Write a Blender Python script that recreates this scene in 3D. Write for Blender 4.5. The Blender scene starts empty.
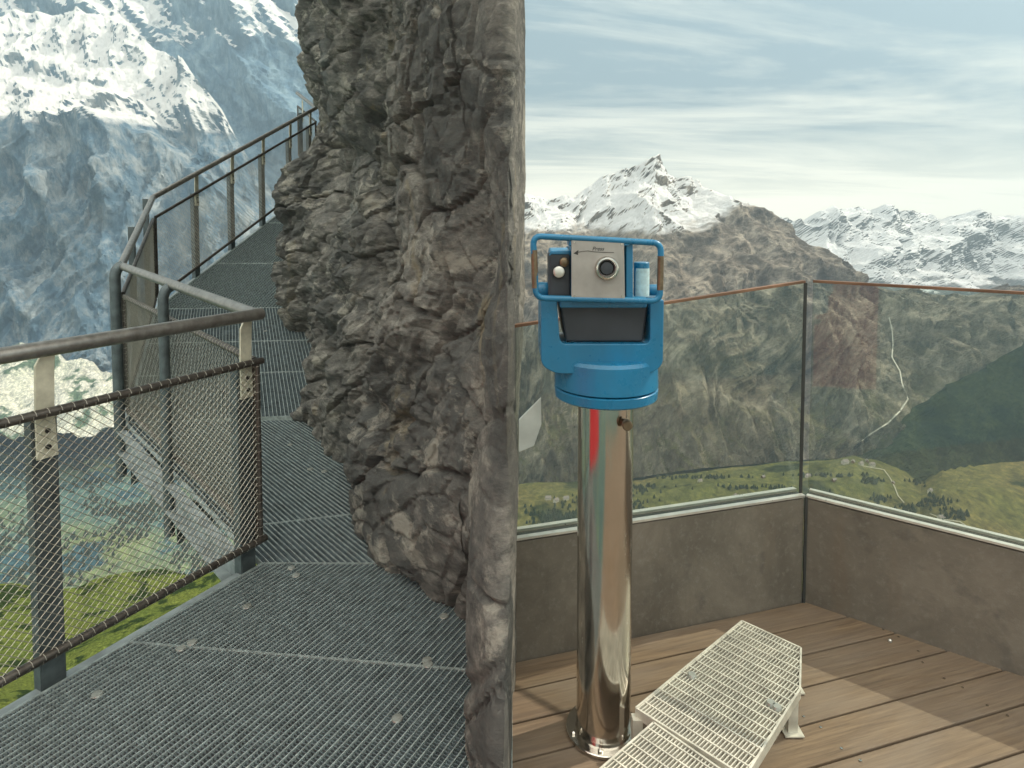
import bpy, math, random
from mathutils import Vector, noise, Matrix
random.seed(7)
S = bpy.context.scene
COL = S.collection
R = math.radians

# ---------------------------------------------------------------- camera
F = 640.0; PITCH = R(3.0); YC = 218 + F*math.tan(PITCH); CAMZ = 1.62
cd = bpy.data.cameras.new('camera'); cam = bpy.data.objects.new('camera', cd); COL.objects.link(cam)
cd.sensor_width = 36; cd.lens = 36*F/1024; cd.shift_y = -(384-YC)/1024
cd.clip_start = 0.05; cd.clip_end = 60000
cam.location = (0, 0, CAMZ); cam.rotation_euler = (R(90)-PITCH, 0, 0)
S.camera = cam

# ---------------------------------------------------------------- sky, sun, exposure
SUN_AZ = R(22); SUN_EL = R(45)
sdir = Vector((math.cos(SUN_AZ)*math.cos(SUN_EL), math.sin(SUN_AZ)*math.cos(SUN_EL), math.sin(SUN_EL)))
W = bpy.data.worlds.new('World'); S.world = W; W.use_nodes = True
nt = W.node_tree; nt.nodes.clear()
def N(t, kind, **kw):
    n = t.nodes.new(kind)
    for k, v in kw.items():
        if k in n.inputs.keys(): n.inputs[k].default_value = v
        else: setattr(n, k, v)
    return n
out = N(nt, 'ShaderNodeOutputWorld'); bg = N(nt, 'ShaderNodeBackground'); bg.inputs['Strength'].default_value = 0.15
sky = N(nt, 'ShaderNodeTexSky'); sky.sky_type = 'NISHITA'; sky.sun_disc = False
sky.sun_elevation = SUN_EL; sky.sun_rotation = math.pi/2 - SUN_AZ; sky.air_density = 1.0; sky.dust_density = 1.5; sky.ozone_density = 1.0
tc = N(nt, 'ShaderNodeTexCoord'); sep = N(nt, 'ShaderNodeSeparateXYZ'); nt.links.new(tc.outputs['Generated'], sep.inputs[0])
def M(t, op, a, b=None, clamp=False):
    n = t.nodes.new('ShaderNodeMath'); n.operation = op; n.use_clamp = clamp
    for i, v in enumerate((a, b)):
        if v is None: continue
        if isinstance(v, (int, float)): n.inputs[i].default_value = v
        else: t.links.new(v, n.inputs[i])
    return n.outputs[0]
zz = M(nt, 'ADD', M(nt, 'MAXIMUM', sep.outputs['Z'], 0.0), 0.10)
px_ = M(nt, 'DIVIDE', sep.outputs['X'], zz); py_ = M(nt, 'DIVIDE', sep.outputs['Y'], zz)
cmb = N(nt, 'ShaderNodeCombineXYZ'); nt.links.new(px_, cmb.inputs[0]); nt.links.new(py_, cmb.inputs[1])
mp = N(nt, 'ShaderNodeMapping'); mp.inputs['Scale'].default_value = (0.42, 1.15, 1); mp.inputs['Rotation'].default_value = (0, 0, R(-14)); mp.inputs['Location'].default_value=(3.1,1.7,0)
nt.links.new(cmb.outputs[0], mp.inputs['Vector'])
n1 = N(nt, 'ShaderNodeTexNoise'); n1.inputs['Scale'].default_value = 0.75; n1.inputs['Detail'].default_value = 9; n1.inputs['Roughness'].default_value = .66; n1.inputs['Distortion'].default_value = .6
nt.links.new(mp.outputs[0], n1.inputs['Vector'])
cr = N(nt, 'ShaderNodeValToRGB'); cr.color_ramp.elements[0].position = .45; cr.color_ramp.elements[1].position = .63
cr.color_ramp.elements[0].color = (0.0, .0, .0, 1)
nt.links.new(n1.outputs['Fac'], cr.inputs[0])
# cloud bank close over the far peaks
hz = M(nt, 'SUBTRACT', 1.0, M(nt, 'DIVIDE', sep.outputs['Z'], 0.13), clamp=True)
hz2 = M(nt, 'MULTIPLY', M(nt, 'ADD', M(nt, 'MULTIPLY', n1.outputs['Fac'], 1.4), 0.15), hz)
cm = M(nt, 'MULTIPLY', cr.outputs[0], .95)
bank = M(nt, 'MINIMUM', M(nt, 'MULTIPLY', hz2, 1.5, True), 1.0)
back = M(nt, 'MULTIPLY', M(nt, 'MULTIPLY', M(nt, 'SUBTRACT', 0.25, sep.outputs['Y']), 2.5, True), M(nt, 'MULTIPLY', M(nt, 'SUBTRACT', sep.outputs['Z'], 0.25), 2.5, True))   # bright cloud behind the camera, added to fill the shaded rock and walkway
mix = N(nt, 'ShaderNodeMix'); mix.data_type = 'RGBA'
veil = N(nt, 'ShaderNodeMix'); veil.data_type = 'RGBA'; veil.inputs[0].default_value = .85
nt.links.new(sky.outputs[0], veil.inputs[6]); veil.inputs[7].default_value = (.62, .86, .86, 1)
nt.links.new(cm, mix.inputs[0]); nt.links.new(veil.outputs[2], mix.inputs[6])
mix.inputs[7].default_value = (4.6, 4.45, 3.7, 1)
mixb = N(nt, 'ShaderNodeMix'); mixb.data_type = 'RGBA'; nt.links.new(bank, mixb.inputs[0]); nt.links.new(mix.outputs[2], mixb.inputs[6]); mixb.inputs[7].default_value = (6.6, 6.2, 4.9, 1)
mixd = N(nt, 'ShaderNodeMix'); mixd.data_type = 'RGBA'; nt.links.new(back, mixd.inputs[0]); nt.links.new(mixb.outputs[2], mixd.inputs[6]); mixd.inputs[7].default_value = (14.0, 13.4, 11.8, 1)
nt.links.new(mixd.outputs[2], bg.inputs['Color']); nt.links.new(bg.outputs[0], out.inputs[0])
sl = bpy.data.lights.new('sun', 'SUN'); sl.energy = 3.3; sl.angle = R(.5); sl.color = (1, .90, .74)
so = bpy.data.objects.new('sun', sl); COL.objects.link(so); so.rotation_euler = sdir.to_track_quat('Z', 'Y').to_euler()
vs = S.view_settings; S.display_settings.display_device = 'sRGB'
vs.view_transform = 'Standard'; vs.look = 'None'; vs.gamma = 1; vs.use_curve_mapping = False; vs.exposure = 0.82

# ---------------------------------------------------------------- helpers
def ray(px, py):
    d = Vector(((px-512)/F, 1.0, -(py-YC)/F))
    c, s = math.cos(PITCH), math.sin(PITCH)
    return Vector((d.x, d.y*c + d.z*s, -d.y*s + d.z*c))
def onz(px, py, z):
    r = ray(px, py); t = (z-CAMZ)/r.z
    return Vector((r.x*t, r.y*t, z))
def aty(px, py, Y):
    r = ray(px, py); t = Y/r.y
    return Vector((r.x*t, Y, CAMZ + r.z*t))

class MB:
    def __init__(s): s.v = []; s.f = []
    def add(s, vs, fs):
        o = len(s.v); s.v += [tuple(v) for v in vs]; s.f += [tuple(i+o for i in f) for f in fs]
    def box(s, c, sx, sy, sz, rot=None):
        m = rot if rot is not None else Matrix.Identity(3)
        c = Vector(c)
        vs = [c + m @ Vector((x*sx/2, y*sy/2, z*sz/2)) for z in (-1, 1) for y in (-1, 1) for x in (-1, 1)]
        s.add(vs, [(0,2,3,1),(4,5,7,6),(0,1,5,4),(2,6,7,3),(0,4,6,2),(1,3,7,5)])
    def beam(s, a, b, w, h, up=(0,0,1)):
        a = Vector(a); b = Vector(b); d = (b-a).normalized(); up = Vector(up)
        sd = d.cross(up).normalized(); u = sd.cross(d).normalized()
        vs = []
        for p in (a, b):
            for x, y in ((-1,-1),(1,-1),(1,1),(-1,1)): vs.append(p + sd*x*w/2 + u*y*h/2)
        s.add(vs, [(3,2,1,0),(4,5,6,7),(0,1,5,4),(1,2,6,5),(2,3,7,6),(3,0,4,7)])
    def tube(s, pts, r, n=12, caps=True, closed=False):
        pts = [Vector(p) for p in pts]; k = len(pts)
        rr = r if isinstance(r, (list, tuple)) else [r]*k
        prev = None; rings = []
        for i, p in enumerate(pts):
            if closed: d = pts[(i+1) % k] - pts[i-1]
            else: d = pts[min(i+1, k-1)] - pts[max(i-1, 0)]
            d.normalize()
            if prev is None:
                a = Vector((0,0,1)) if abs(d.z) < .9 else Vector((1,0,0))
                u = d.cross(a).normalized()
            else: u = (prev - d*prev.dot(d)).normalized()
            w = d.cross(u); prev = u
            rings.append([p + (u*math.cos(2*math.pi*j/n) + w*math.sin(2*math.pi*j/n))*rr[i] for j in range(n)])
        vs = [v for r_ in rings for v in r_]; fs = []
        m = k if closed else k-1
        for i in range(m):
            for j in range(n):
                a = i*n+j; b = i*n+(j+1) % n; c = ((i+1) % k)*n+(j+1) % n; d = ((i+1) % k)*n+j
                fs.append((a, b, c, d))
        if caps and not closed:
            fs.append(tuple(range(n-1, -1, -1))); fs.append(tuple(range((k-1)*n, k*n)))
        s.add(vs, fs)
    def lathe(s, c, prof, n=40, axis='Z'):
        c = Vector(c); vs = []; fs = []
        for r, h in prof:
            for j in range(n):
                a = 2*math.pi*j/n; x, y = r*math.cos(a), r*math.sin(a)
                if axis == 'Z': vs.append(c + Vector((x, y, h)))
                elif axis == 'Y': vs.append(c + Vector((x, h, y)))
                else: vs.append(c + Vector((h, x, y)))
        for i in range(len(prof)-1):
            for j in range(n):
                fs.append((i*n+j, i*n+(j+1) % n, (i+1)*n+(j+1) % n, (i+1)*n+j))
        fs.append(tuple(range(n-1, -1, -1))); fs.append(tuple(range((len(prof)-1)*n, len(prof)*n)))
        s.add(vs, fs)
    def prism(s, poly, off):
        off = Vector(off); k = len(poly); a = [Vector(p) for p in poly]; b = [p + off for p in a]
        fs = [tuple(range(k-1, -1, -1)), tuple(range(k, 2*k))]
        fs += [(i, (i+1) % k, k+(i+1) % k, k+i) for i in range(k)]
        s.add(a+b, fs)
    def build(s, name, mat, parent=None, smooth=False, bevel=0, recalc=True):
        me = bpy.data.meshes.new(name); me.from_pydata(s.v, [], s.f)
        if recalc:
            import bmesh
            bm = bmesh.new(); bm.from_mesh(me); bmesh.ops.recalc_face_normals(bm, faces=bm.faces); bm.to_mesh(me); bm.free()
        me.materials.append(mat); me.update()
        o = bpy.data.objects.new(name, me); COL.objects.link(o)
        if parent is not None:
            o.parent = parent; o.matrix_parent_inverse = Matrix.Translation(-Vector(parent.location))
        if smooth == True:
            for p in me.polygons: p.use_smooth = True
        elif smooth:
            for p in me.polygons: p.use_smooth = True
            me.set_sharp_from_angle(angle=R(smooth))
        if bevel:
            b = o.modifiers.new('bevel', 'BEVEL'); b.width = bevel; b.segments = 2; b.limit_method = 'ANGLE'; b.angle_limit = R(40)
        return o
def thing(name, loc, label, cat, group=None):
    o = bpy.data.objects.new(name, None); o.empty_display_size = .1; COL.objects.link(o); o.location = loc
    return tag(o, label, cat, group)
def tag(o, label=None, cat=None, group=None, kind=None):
    if label: o['label'] = label
    if cat: o['category'] = cat
    if group: o['group'] = group
    if kind: o['kind'] = kind
    return o

# ---------------------------------------------------------------- materials
def mat(name):
    m = bpy.data.materials.new(name); m.use_nodes = True; t = m.node_tree; t.nodes.clear()
    o = N(t, 'ShaderNodeOutputMaterial'); b = N(t, 'ShaderNodeBsdfPrincipled'); t.links.new(b.outputs[0], o.inputs[0])
    return m, t, b
def noisetex(t, scale, detail=6, rough=.6, sc=(1,1,1), rot=(0,0,0), dist=0, coord='Object'):
    tc = N(t, 'ShaderNodeTexCoord'); mp = N(t, 'ShaderNodeMapping'); mp.inputs['Scale'].default_value = sc; mp.inputs['Rotation'].default_value = rot
    t.links.new(tc.outputs[coord], mp.inputs['Vector'])
    n = N(t, 'ShaderNodeTexNoise'); n.inputs['Scale'].default_value = scale; n.inputs['Detail'].default_value = detail
    n.inputs['Roughness'].default_value = rough; n.inputs['Distortion'].default_value = dist
    t.links.new(mp.outputs[0], n.inputs['Vector']); return n.outputs['Fac']
def ramp(t, fac, stops):
    r = N(t, 'ShaderNodeValToRGB'); e = r.color_ramp.elements
    while len(e) < len(stops): e.new(.5)
    for i, (p, c) in enumerate(stops):
        e[i].position = p; e[i].color = (c, c, c, 1) if isinstance(c, (int, float)) else (*c, 1)
    t.links.new(fac, r.inputs[0]); return r.outputs[0]
def mixc(t, fac, a, b, mode='MIX'):
    m = N(t, 'ShaderNodeMix'); m.data_type = 'RGBA'; m.blend_type = mode
    for i, v in ((0, fac), (6, a), (7, b)):
        if isinstance(v, (int, float)): m.inputs[i].default_value = v
        elif isinstance(v, tuple): m.inputs[i].default_value = (*v, 1)
        else: t.links.new(v, m.inputs[i])
    return m.outputs[2]
def bump(t, b, h, strength, dist, prev=None):
    n = N(t, 'ShaderNodeBump'); n.inputs['Strength'].default_value = strength; n.inputs['Distance'].default_value = dist
    t.links.new(h, n.inputs['Height'])
    if prev is not None: t.links.new(prev, n.inputs['Normal'])
    t.links.new(n.outputs[0], b.inputs['Normal']); return n.outputs[0]
def simple(name, col, rough=.5, metal=0, var=.15, sc=20, bmp=0, col2=None):
    m, t, b = mat(name)
    f = noisetex(t, sc, 5, .6)
    c2 = col2 or tuple(max(0, c*(1-var*2)) for c in col); c1 = tuple(min(1, c*(1+var)) for c in col)
    t.links.new(ramp(t, f, [(.3, c2), (.7, c1)]), b.inputs['Base Color'])
    t.links.new(ramp(t, noisetex(t, sc*2.3, 4), [(.3, max(.03, rough-.08)), (.7, min(1, rough+.1))]), b.inputs['Roughness'])
    b.inputs['Metallic'].default_value = metal
    if bmp: bump(t, b, f, bmp, .002)
    return m

def rock_mat():
    m, t, b = mat('cliff_rock')
    big = noisetex(t, 1.1, 8, .65, (1, 1, .7), (R(20), R(25), 0), .5)
    fine = noisetex(t, 7, 12, .78, (1, 1, 2.0), (R(35), R(35), 0), .2)
    c = ramp(t, fine, [(.32, (.05, .048, .042)), (.44, (.20, .19, .168)), (.55, (.32, .30, .262)), (.68, (.60, .56, .47))])
    c = mixc(t, ramp(t, big, [(.46, 0.0), (.56, .7)]), c, (.10, .105, .10), 'MIX')
    och = noisetex(t, 1.3, 6, .6, (1.6, 1.6, .45), (0, R(8), 0), .8)
    c = mixc(t, ramp(t, och, [(.63, 0.0), (.70, .45)]), c, (.50, .41, .24), 'MIX')
    grey = noisetex(t, .8, 5, .6, (1.4, 1.4, .5))
    lit_ = noisetex(t, 2.6, 10, .75, (1, 1, 1.6), (R(35), R(35), 0), .3)
    c = mixc(t, ramp(t, lit_, [(.54, 0.0), (.62, .8)]), c, (.58, .54, .45), 'MIX')
    c = mixc(t, ramp(t, grey, [(.58, 0.0), (.70, .5)]), c, (.20, .24, .235), 'MIX')
    t.links.new(c, b.inputs['Base Color']); b.inputs['Roughness'].default_value = .85
    p = bump(t, b, fine, 1.0, .05)
    p = bump(t, b, noisetex(t, 30, 10, .8, (1, 1, 2.5), (R(35), R(35), 0)), 1.0, .018, p)
    return m
def mountain_mat(name, base, light, dark, green, snowz, snown, greenz=None, snowx=None, strat=0.004, snow=True, slope=(.42, .60)):
    m, t, b = mat(name)
    geo = N(t, 'ShaderNodeNewGeometry'); sp = N(t, 'ShaderNodeSeparateXYZ'); t.links.new(geo.outputs['Position'], sp.inputs[0])
    sn = N(t, 'ShaderNodeSeparateXYZ'); t.links.new(geo.outputs['Normal'], sn.inputs[0])
    fine = noisetex(t, .012, 12, .74, (1, 1, .55), (0, R(12), 0), .1)
    mid = noisetex(t, .0030, 9, .66, (1, 1, 1.6), (R(10), R(-15), 0), .1)
    c = ramp(t, fine, [(.34, dark), (.47, base), (.66, light)])
    c = mixc(t, ramp(t, mid, [(.40, 0.0), (.62, .7)]), c, tuple(x*.62 for x in base), 'MIX')
    st = noisetex(t, .0055, 11, .74, (1.6, 1.6, .36), (0, R(14), 0), .15)
    c = mixc(t, ramp(t, st, [(.50, 0.0), (.64, .75)]), c, light)
    if green:
        gz = M(t, 'DIVIDE', M(t, 'SUBTRACT', greenz, sp.outputs['Z']), 250.0, True)
        gn = ramp(t, noisetex(t, .006, 7, .62), [(.40, 0.0), (.56, 1.0)])
        gs = ramp(t, sn.outputs['Z'], [(.40, 0.0), (.70, 1.0)])
        g = M(t, 'MULTIPLY', M(t, 'MULTIPLY', gz, gn, True), gs, True)
        gc = ramp(t, noisetex(t, .018, 6, .6), [(.4, green), (.6, tuple(x*1.9 for x in green))])
        c = mixc(t, g, c, gc)
    if snow:
        if snowx:
            sh = M(t, 'MULTIPLY', M(t, 'MINIMUM', M(t, 'MAXIMUM', M(t, 'SUBTRACT', sp.outputs['X'], snowx[0]), 0.0), snowx[1]), snowx[2])
            snowz = M(t, 'ADD', sh, snowz)
        sz = M(t, 'DIVIDE', M(t, 'ADD', M(t, 'SUBTRACT', sp.outputs['Z'], snowz), M(t, 'MULTIPLY', M(t, 'SUBTRACT', mid, .5), snown*4)), 40.0, True)
        ss = ramp(t, M(t, 'ADD', sn.outputs['Z'], M(t, 'MULTIPLY', M(t, 'SUBTRACT', fine, .5), .22)), [(slope[0], 0.0), (slope[1], 1.0)])
        c = mixc(t, M(t, 'MULTIPLY', sz, ss, True), c, (.86, .86, .84))
    t.links.new(c, b.inputs['Base Color']); b.inputs['Roughness'].default_value = .95; b.inputs['Specular IOR Level'].default_value = .1
    p = bump(t, b, fine, 1.0, 40)
    bump(t, b, noisetex(t, .05, 8, .7, (1, 1, .5), (0, R(12), 0)), 1.0, 9, p)
    return m
def meadow_mat(name, a, bcol, dry, dark, sc=.004, k=1.0):
    m, t, b = mat(name)
    f = noisetex(t, sc, 8, .6); g = noisetex(t, sc*4.5, 8, .65); h = noisetex(t, sc*.6, 4, .5)
    c = ramp(t, g, [(.35, a), (.65, bcol)])
    c = mixc(t, ramp(t, h, [(.42, 0.0), (.62, .85)]), c, dry)
    c = mixc(t, ramp(t, f, [(.53, 0.0), (.58, 1.0)]), c, dark)
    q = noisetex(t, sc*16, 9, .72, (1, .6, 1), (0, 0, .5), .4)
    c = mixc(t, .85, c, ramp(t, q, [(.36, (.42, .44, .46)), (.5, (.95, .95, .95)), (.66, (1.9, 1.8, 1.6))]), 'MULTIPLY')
    t.links.new(c, b.inputs['Base Color']); b.inputs['Roughness'].default_value = 1; b.inputs['Specular IOR Level'].default_value = .05
    bump(t, b, g, 1.0, 12*k)
    return m
def wood_mat():
    m, t, b = mat('weathered_larch')
    geo = N(t, 'ShaderNodeObjectInfo')
    f = noisetex(t, 6, 8, .65, (.6, 14, 6), (0, 0, 0), .5, 'UV')
    g = noisetex(t, 2.0, 5, .6, (.7, 2.2, 1), (0, 0, 0), 1.0, 'UV')
    c = ramp(t, f, [(.25, (.075, .050, .032)), (.5, (.15, .102, .062)), (.75, (.235, .165, .10))])
    c = mixc(t, ramp(t, g, [(.38, 0.0), (.66, .65)]), c, (.18, .142, .108))
    kn = N(t, 'ShaderNodeTexVoronoi'); tc = N(t, 'ShaderNodeTexCoord'); mp = N(t, 'ShaderNodeMapping'); mp.inputs['Scale'].default_value = (2.6, 7, 1)
    t.links.new(tc.outputs['UV'], mp.inputs['Vector']); t.links.new(mp.outputs[0], kn.inputs['Vector']); kn.inputs['Scale'].default_value = 1
    c = mixc(t, ramp(t, kn.outputs['Distance'], [(.05, .8), (.13, 0.0)]), c, (.09, .05, .03))
    t.links.new(c, b.inputs['Base Color']); b.inputs['Roughness'].default_value = .75
    bump(t, b, f, .5, .004); return m
def concrete_mat():
    m, t, b = mat('mottled_concrete')
    f = noisetex(t, 3.2, 8, .7, (1, 1, 1), (0, 0, 0), .6); g = noisetex(t, 40, 8, .75); h = noisetex(t, 11, 4, .5)
    c = ramp(t, f, [(.3, (.095, .082, .064)), (.55, (.145, .125, .098)), (.75, (.195, .170, .135))])
    c = mixc(t, ramp(t, g, [(.52, 0.0), (.72, .5)]), c, (.22, .205, .18))
    c = mixc(t, ramp(t, h, [(.60, 0.0), (.70, .35)]), c, (.05, .047, .042))
    c = mixc(t, ramp(t, noisetex(t, 2.4, 5, .6, (1.6, 1.6, .25)), [(.55, 0.0), (.68, .45)]), c, (.14, .10, .066))
    t.links.new(c, b.inputs['Base Color']); b.inputs['Roughness'].default_value = .8
    bump(t, b, g, .4, .003); return m
def glass_mat():
    m = bpy.data.materials.new('clear_glass'); m.use_nodes = True; t = m.node_tree; t.nodes.clear()
    o = N(t, 'ShaderNodeOutputMaterial'); tr = N(t, 'ShaderNodeBsdfTransparent'); tr.inputs[0].default_value = (.90, .93, .90, 1)
    gl = N(t, 'ShaderNodeBsdfGlossy'); gl.inputs['Roughness'].default_value = .01
    lw = N(t, 'ShaderNodeLayerWeight'); lw.inputs['Blend'].default_value = .5
    fr = M(t, 'ADD', M(t, 'MULTIPLY', M(t, 'POWER', lw.outputs['Facing'], 5.0), .9), .035)
    mx = N(t, 'ShaderNodeMixShader'); t.links.new(fr, mx.inputs[0]); t.links.new(tr.outputs[0], mx.inputs[1]); t.links.new(gl.outputs[0], mx.inputs[2])
    t.links.new(mx.outputs[0], o.inputs[0]); return m

MR = rock_mat(); MWOOD = wood_mat(); MCON = concrete_mat(); MGL = glass_mat()
MGRATE = simple('galvanised_grating', (.46, .52, .50), .5, .5, .2, 30)
MSHEET = simple('walkway_bars_shade_sheet', (.13, .165, .175), .7, .1, .25, 18)  # cross bars, and the added sheet standing for shade under the walkway
MPOST = simple('weathered_steel_post', (.13, .155, .16), .5, .5, .2, 14)
MRAIL = simple('brushed_steel_rail', (.36, .34, .31), .38, .85, .15, 25)
MFRAME = simple('bronzed_steel_tube', (.13, .115, .10), .4, .7, .2, 25)
MBRKT = simple('pale_galvanised_bracket', (.70, .67, .52), .5, .3, .12, 20)
MWIRE = simple('mesh_wire', (.46, .44, .37), .45, .6, .1, 25)
MCLIP = simple('steel_clip', (.40, .41, .37), .4, .6, .1, 40)
MBEAM = simple('galvanised_channel', (.33, .37, .37), .5, .4, .2, 10)
MBLUE = simple('blue_enamel', (.010, .165, .32), .3, 0, .10, 9, .03)
MSTEEL = simple('polished_stainless', (.60, .57, .52), .15, 1, .05, 8)
_t = MSTEEL.node_tree; _b = [n for n in _t.nodes if n.type == 'BSDF_PRINCIPLED'][0]
_t.links.new(ramp(_t, noisetex(_t, 5, 8, .7, (3, 3, .5)), [(.35, .09), (.55, .15), (.72, .34)]), _b.inputs['Roughness'])
_bn = bump(_t, _b, noisetex(_t, 60, 4, .6, (8, 8, .3)), .06, .002)
_t = MBLUE.node_tree; _b = [n for n in _t.nodes if n.type == 'BSDF_PRINCIPLED'][0]
_c = mixc(_t, ramp(_t, noisetex(_t, 16, 9, .75, (1, 1, 2)), [(.66, 0.0), (.70, .6)]), (.010, .165, .32), (.12, .26, .33))
_c = mixc(_t, ramp(_t, noisetex(_t, 4, 7, .7, (1, 1, .4)), [(.40, .35), (.60, 0.0)]), _c, (.03, .08, .11))
_t.links.new(_c, _b.inputs['Base Color'])
MPLATE = simple('brushed_plate', (.36, .34, .31), .45, .35, .1, 12)
MBLACK = simple('black_rubber', (.015, .015, .015), .5, 0, .1, 20)
MDARKB = simple('dark_housing', (.035, .04, .048), .45, 0, .1, 10)
MBRASS = simple('worn_brass', (.21, .155, .10), .4, .8, .2, 40)
MSTICK = simple('pale_sticker', (.50, .66, .68), .4, 0, .12, 60)
MGALV = simple('step_galvanised', (.58, .56, .48), .45, .35, .15, 18)
MCAP = simple('aluminium_cap', (.66, .64, .58), .35, .7, .06, 20)
MSEAL = simple('dark_seal', (.03, .032, .03), .6, 0, .1, 20)
MORANGE = simple('rusty_orange_rail', (.20, .105, .06), .5, .2, .25, 6)
MINK = simple('black_ink', (.03, .028, .025), .6, 0, 0, 20)
MBOARD = simple('pale_board', (.42, .47, .43), .5, 0, .1, 10)

# ---------------------------------------------------------------- terrain
def lerp(a, b, t): return a + (b-a)*t
def cols_at(keys, px):
    ks = sorted(keys)
    if px <= ks[0]: return keys[ks[0]]
    if px >= ks[-1]: return keys[ks[-1]]
    for a, b in zip(ks, ks[1:]):
        if a <= px <= b:
            t = (px-a)/(b-a)
            return [(lerp(p[0], q[0], t), lerp(p[1], q[1], t)) for p, q in zip(keys[a], keys[b])]
def terrain(name, keys, x0, x1, nu, nv, disp, material, mode='px'):
    """Grid over bearing and distance; a knot is (distance, drop line) and becomes a real height in metres."""
    vs = []; fs = []
    for i in range(nu):
        px = lerp(x0, x1, i/(nu-1)); c = cols_at(keys, px)
        L = [0.0]
        for (a, b), (c2, d2) in zip(c, c[1:]): L.append(L[-1] + math.hypot((c2-a)/12, (d2-b)) + 1e-3)
        for j in range(nv):
            s_ = L[-1]*j/(nv-1); k = 0
            while k < len(L)-2 and s_ > L[k+1]: k += 1
            t = (s_-L[k])/(L[k+1]-L[k])
            Y = lerp(c[k][0], c[k+1][0], t); y = lerp(c[k][1], c[k+1][1], t)
            p = Vector(((px-512)/F*Y, Y, CAMZ - (y-218)/F*Y))
            vs.append(disp(p, j/(nv-1)))
    for i in range(nu-1):
        for j in range(nv-1):
            a = i*nv+j; fs.append((a, a+nv, a+nv+1, a+1))
    mb = MB(); mb.v = [tuple(v) for v in vs]; mb.f = fs
    return tag(mb.build(name, material, None, smooth=False, recalc=False), kind='structure')
NT = 'PERLIN_ORIGINAL'
def mdisp(amp, freq, seed, yamp=1.0, zs=.35, lean=0.0, H=.9, rav=0, ravz=1e6):
    def d(p, v):
        q = Vector((p.x*freq + seed + p.z*freq*lean, p.y*freq*.7, p.z*freq*zs))
        r = noise.ridged_multi_fractal(q, H, 2.1, 7, 1.0, 2.0, noise_basis=NT) - 1.0
        s_ = noise.fractal(q*2.3 + Vector((5, 9, 2)), 1.0, 2.1, 5, noise_basis=NT)
        if rav:
            w_ = noise.fractal(p*.0012, 1, 2, 3, noise_basis=NT)*1.2
            a_ = noise.ridged_multi_fractal(Vector((p.x*.0052 - p.z*.0016 + w_, seed, p.z*.0011)), .85, 2.2, 6, 1.0, 2.0, noise_basis=NT) - 1.0
            r += rav*max(0, min(1, (ravz-p.z)/250))*a_/amp
        k = amp*(r*.8 + s_*.5)
        return Vector((p.x + .25*amp*s_, p.y - yamp*k, p.z + .45*k))
    return d
MM1 = mountain_mat('massif_rock', (.165, .132, .095), (.54, .47, .37), (.045, .038, .027), (.075, .070, .030), -90, 60, -560, snowx=(900, 900, .30), slope=(.20, .27))
MM2 = mountain_mat('far_range_rock', (.17, .165, .15), (.28, .27, .25), (.09, .09, .085), None, -620, 120, None, slope=(.20, .27))
MM3 = mountain_mat('west_wall_haze_blue_rock', (.14, .24, .325), (.50, .53, .52), (.065, .135, .205), (.045, .075, .05), 490, 60, -620, slope=(.20, .30))  # blue of haze and shade is painted into this rock colour
MM4 = mountain_mat('upper_face_haze_blue_rock', (.14, .245, .34), (.30, .42, .48), (.085, .17, .25), None, 1500, 260, None, slope=(.22, .40))  # rock colour carries the blue of distant haze and shade
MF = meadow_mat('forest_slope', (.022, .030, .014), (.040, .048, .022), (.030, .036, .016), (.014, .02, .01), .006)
MV = meadow_mat('haze_blue_valley_ground', (.045, .095, .10), (.10, .16, .13), (.15, .18, .07), (.03, .07, .085), .0045)  # haze and shade blue mixed into the ground colours
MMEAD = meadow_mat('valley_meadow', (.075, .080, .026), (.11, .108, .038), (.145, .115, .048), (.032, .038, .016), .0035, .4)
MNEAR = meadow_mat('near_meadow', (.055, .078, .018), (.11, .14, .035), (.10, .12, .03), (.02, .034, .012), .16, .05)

# right massif with its cliff wall above the meadows
kR = {
 -400: [(2300,470),(2750,330),(3100,290),(4100,215),(4300,205),(5200,300)],
 430: [(2300,500),(2750,330),(3100,285),(4100,215),(4300,205),(5200,300)],
 520: [(2300,500),(2750,330),(3100,285),(4100,215),(4300,193),(5200,300)],
 545: [(2300,500),(2750,330),(3100,285),(4100,212),(4300,192),(5200,300)],
 572: [(2300,498),(2750,328),(3100,283),(4100,215),(4300,202),(5200,300)],
 596: [(2300,490),(2740,322),(3100,278),(4050,200),(4250,181),(5100,300)],
 634: [(2300,484),(2720,315),(3080,272),(4000,186),(4200,171),(5100,300)],
 656: [(2300,480),(2700,312),(3050,270),(3950,172),(4150,160),(5100,300)],
 672: [(2300,478),(2700,312),(3050,270),(3900,186),(4100,172),(5100,300)],
 700: [(2300,474),(2700,312),(3050,272),(3850,205),(4100,178),(5000,300)],
 722: [(2300,472),(2700,314),(3000,276),(3700,212),(4000,192),(5000,310)],
 745: [(2300,470),(2680,318),(2950,282),(3600,222),(3900,205),(4900,320)],
 790: [(2300,466),(2680,324),(2900,292),(3400,246),(3700,228),(4700,330)],
 825: [(2300,464),(2680,332),(2850,304),(3200,270),(3400,256),(4500,340)],
 870: [(2320,462),(2680,345),(2800,325),(3050,300),(3250,288),(4400,350)],
 930: [(2350,462),(2700,360),(2850,335),(3100,312),(3300,300),(4400,350)],
 1024:[(2400,462),(2750,350),(2900,325),(3100,300),(3350,285),(4400,350)],
 1500:[(2400,462),(2750,320),(2900,290),(3100,260),(3350,245),(4400,350)]}
terrain('mountain_massif', kR, 330, 1400, 760, 300, mdisp(135, .0023, 3.3, H=1.02, rav=105, ravz=-120), MM1)
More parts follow.
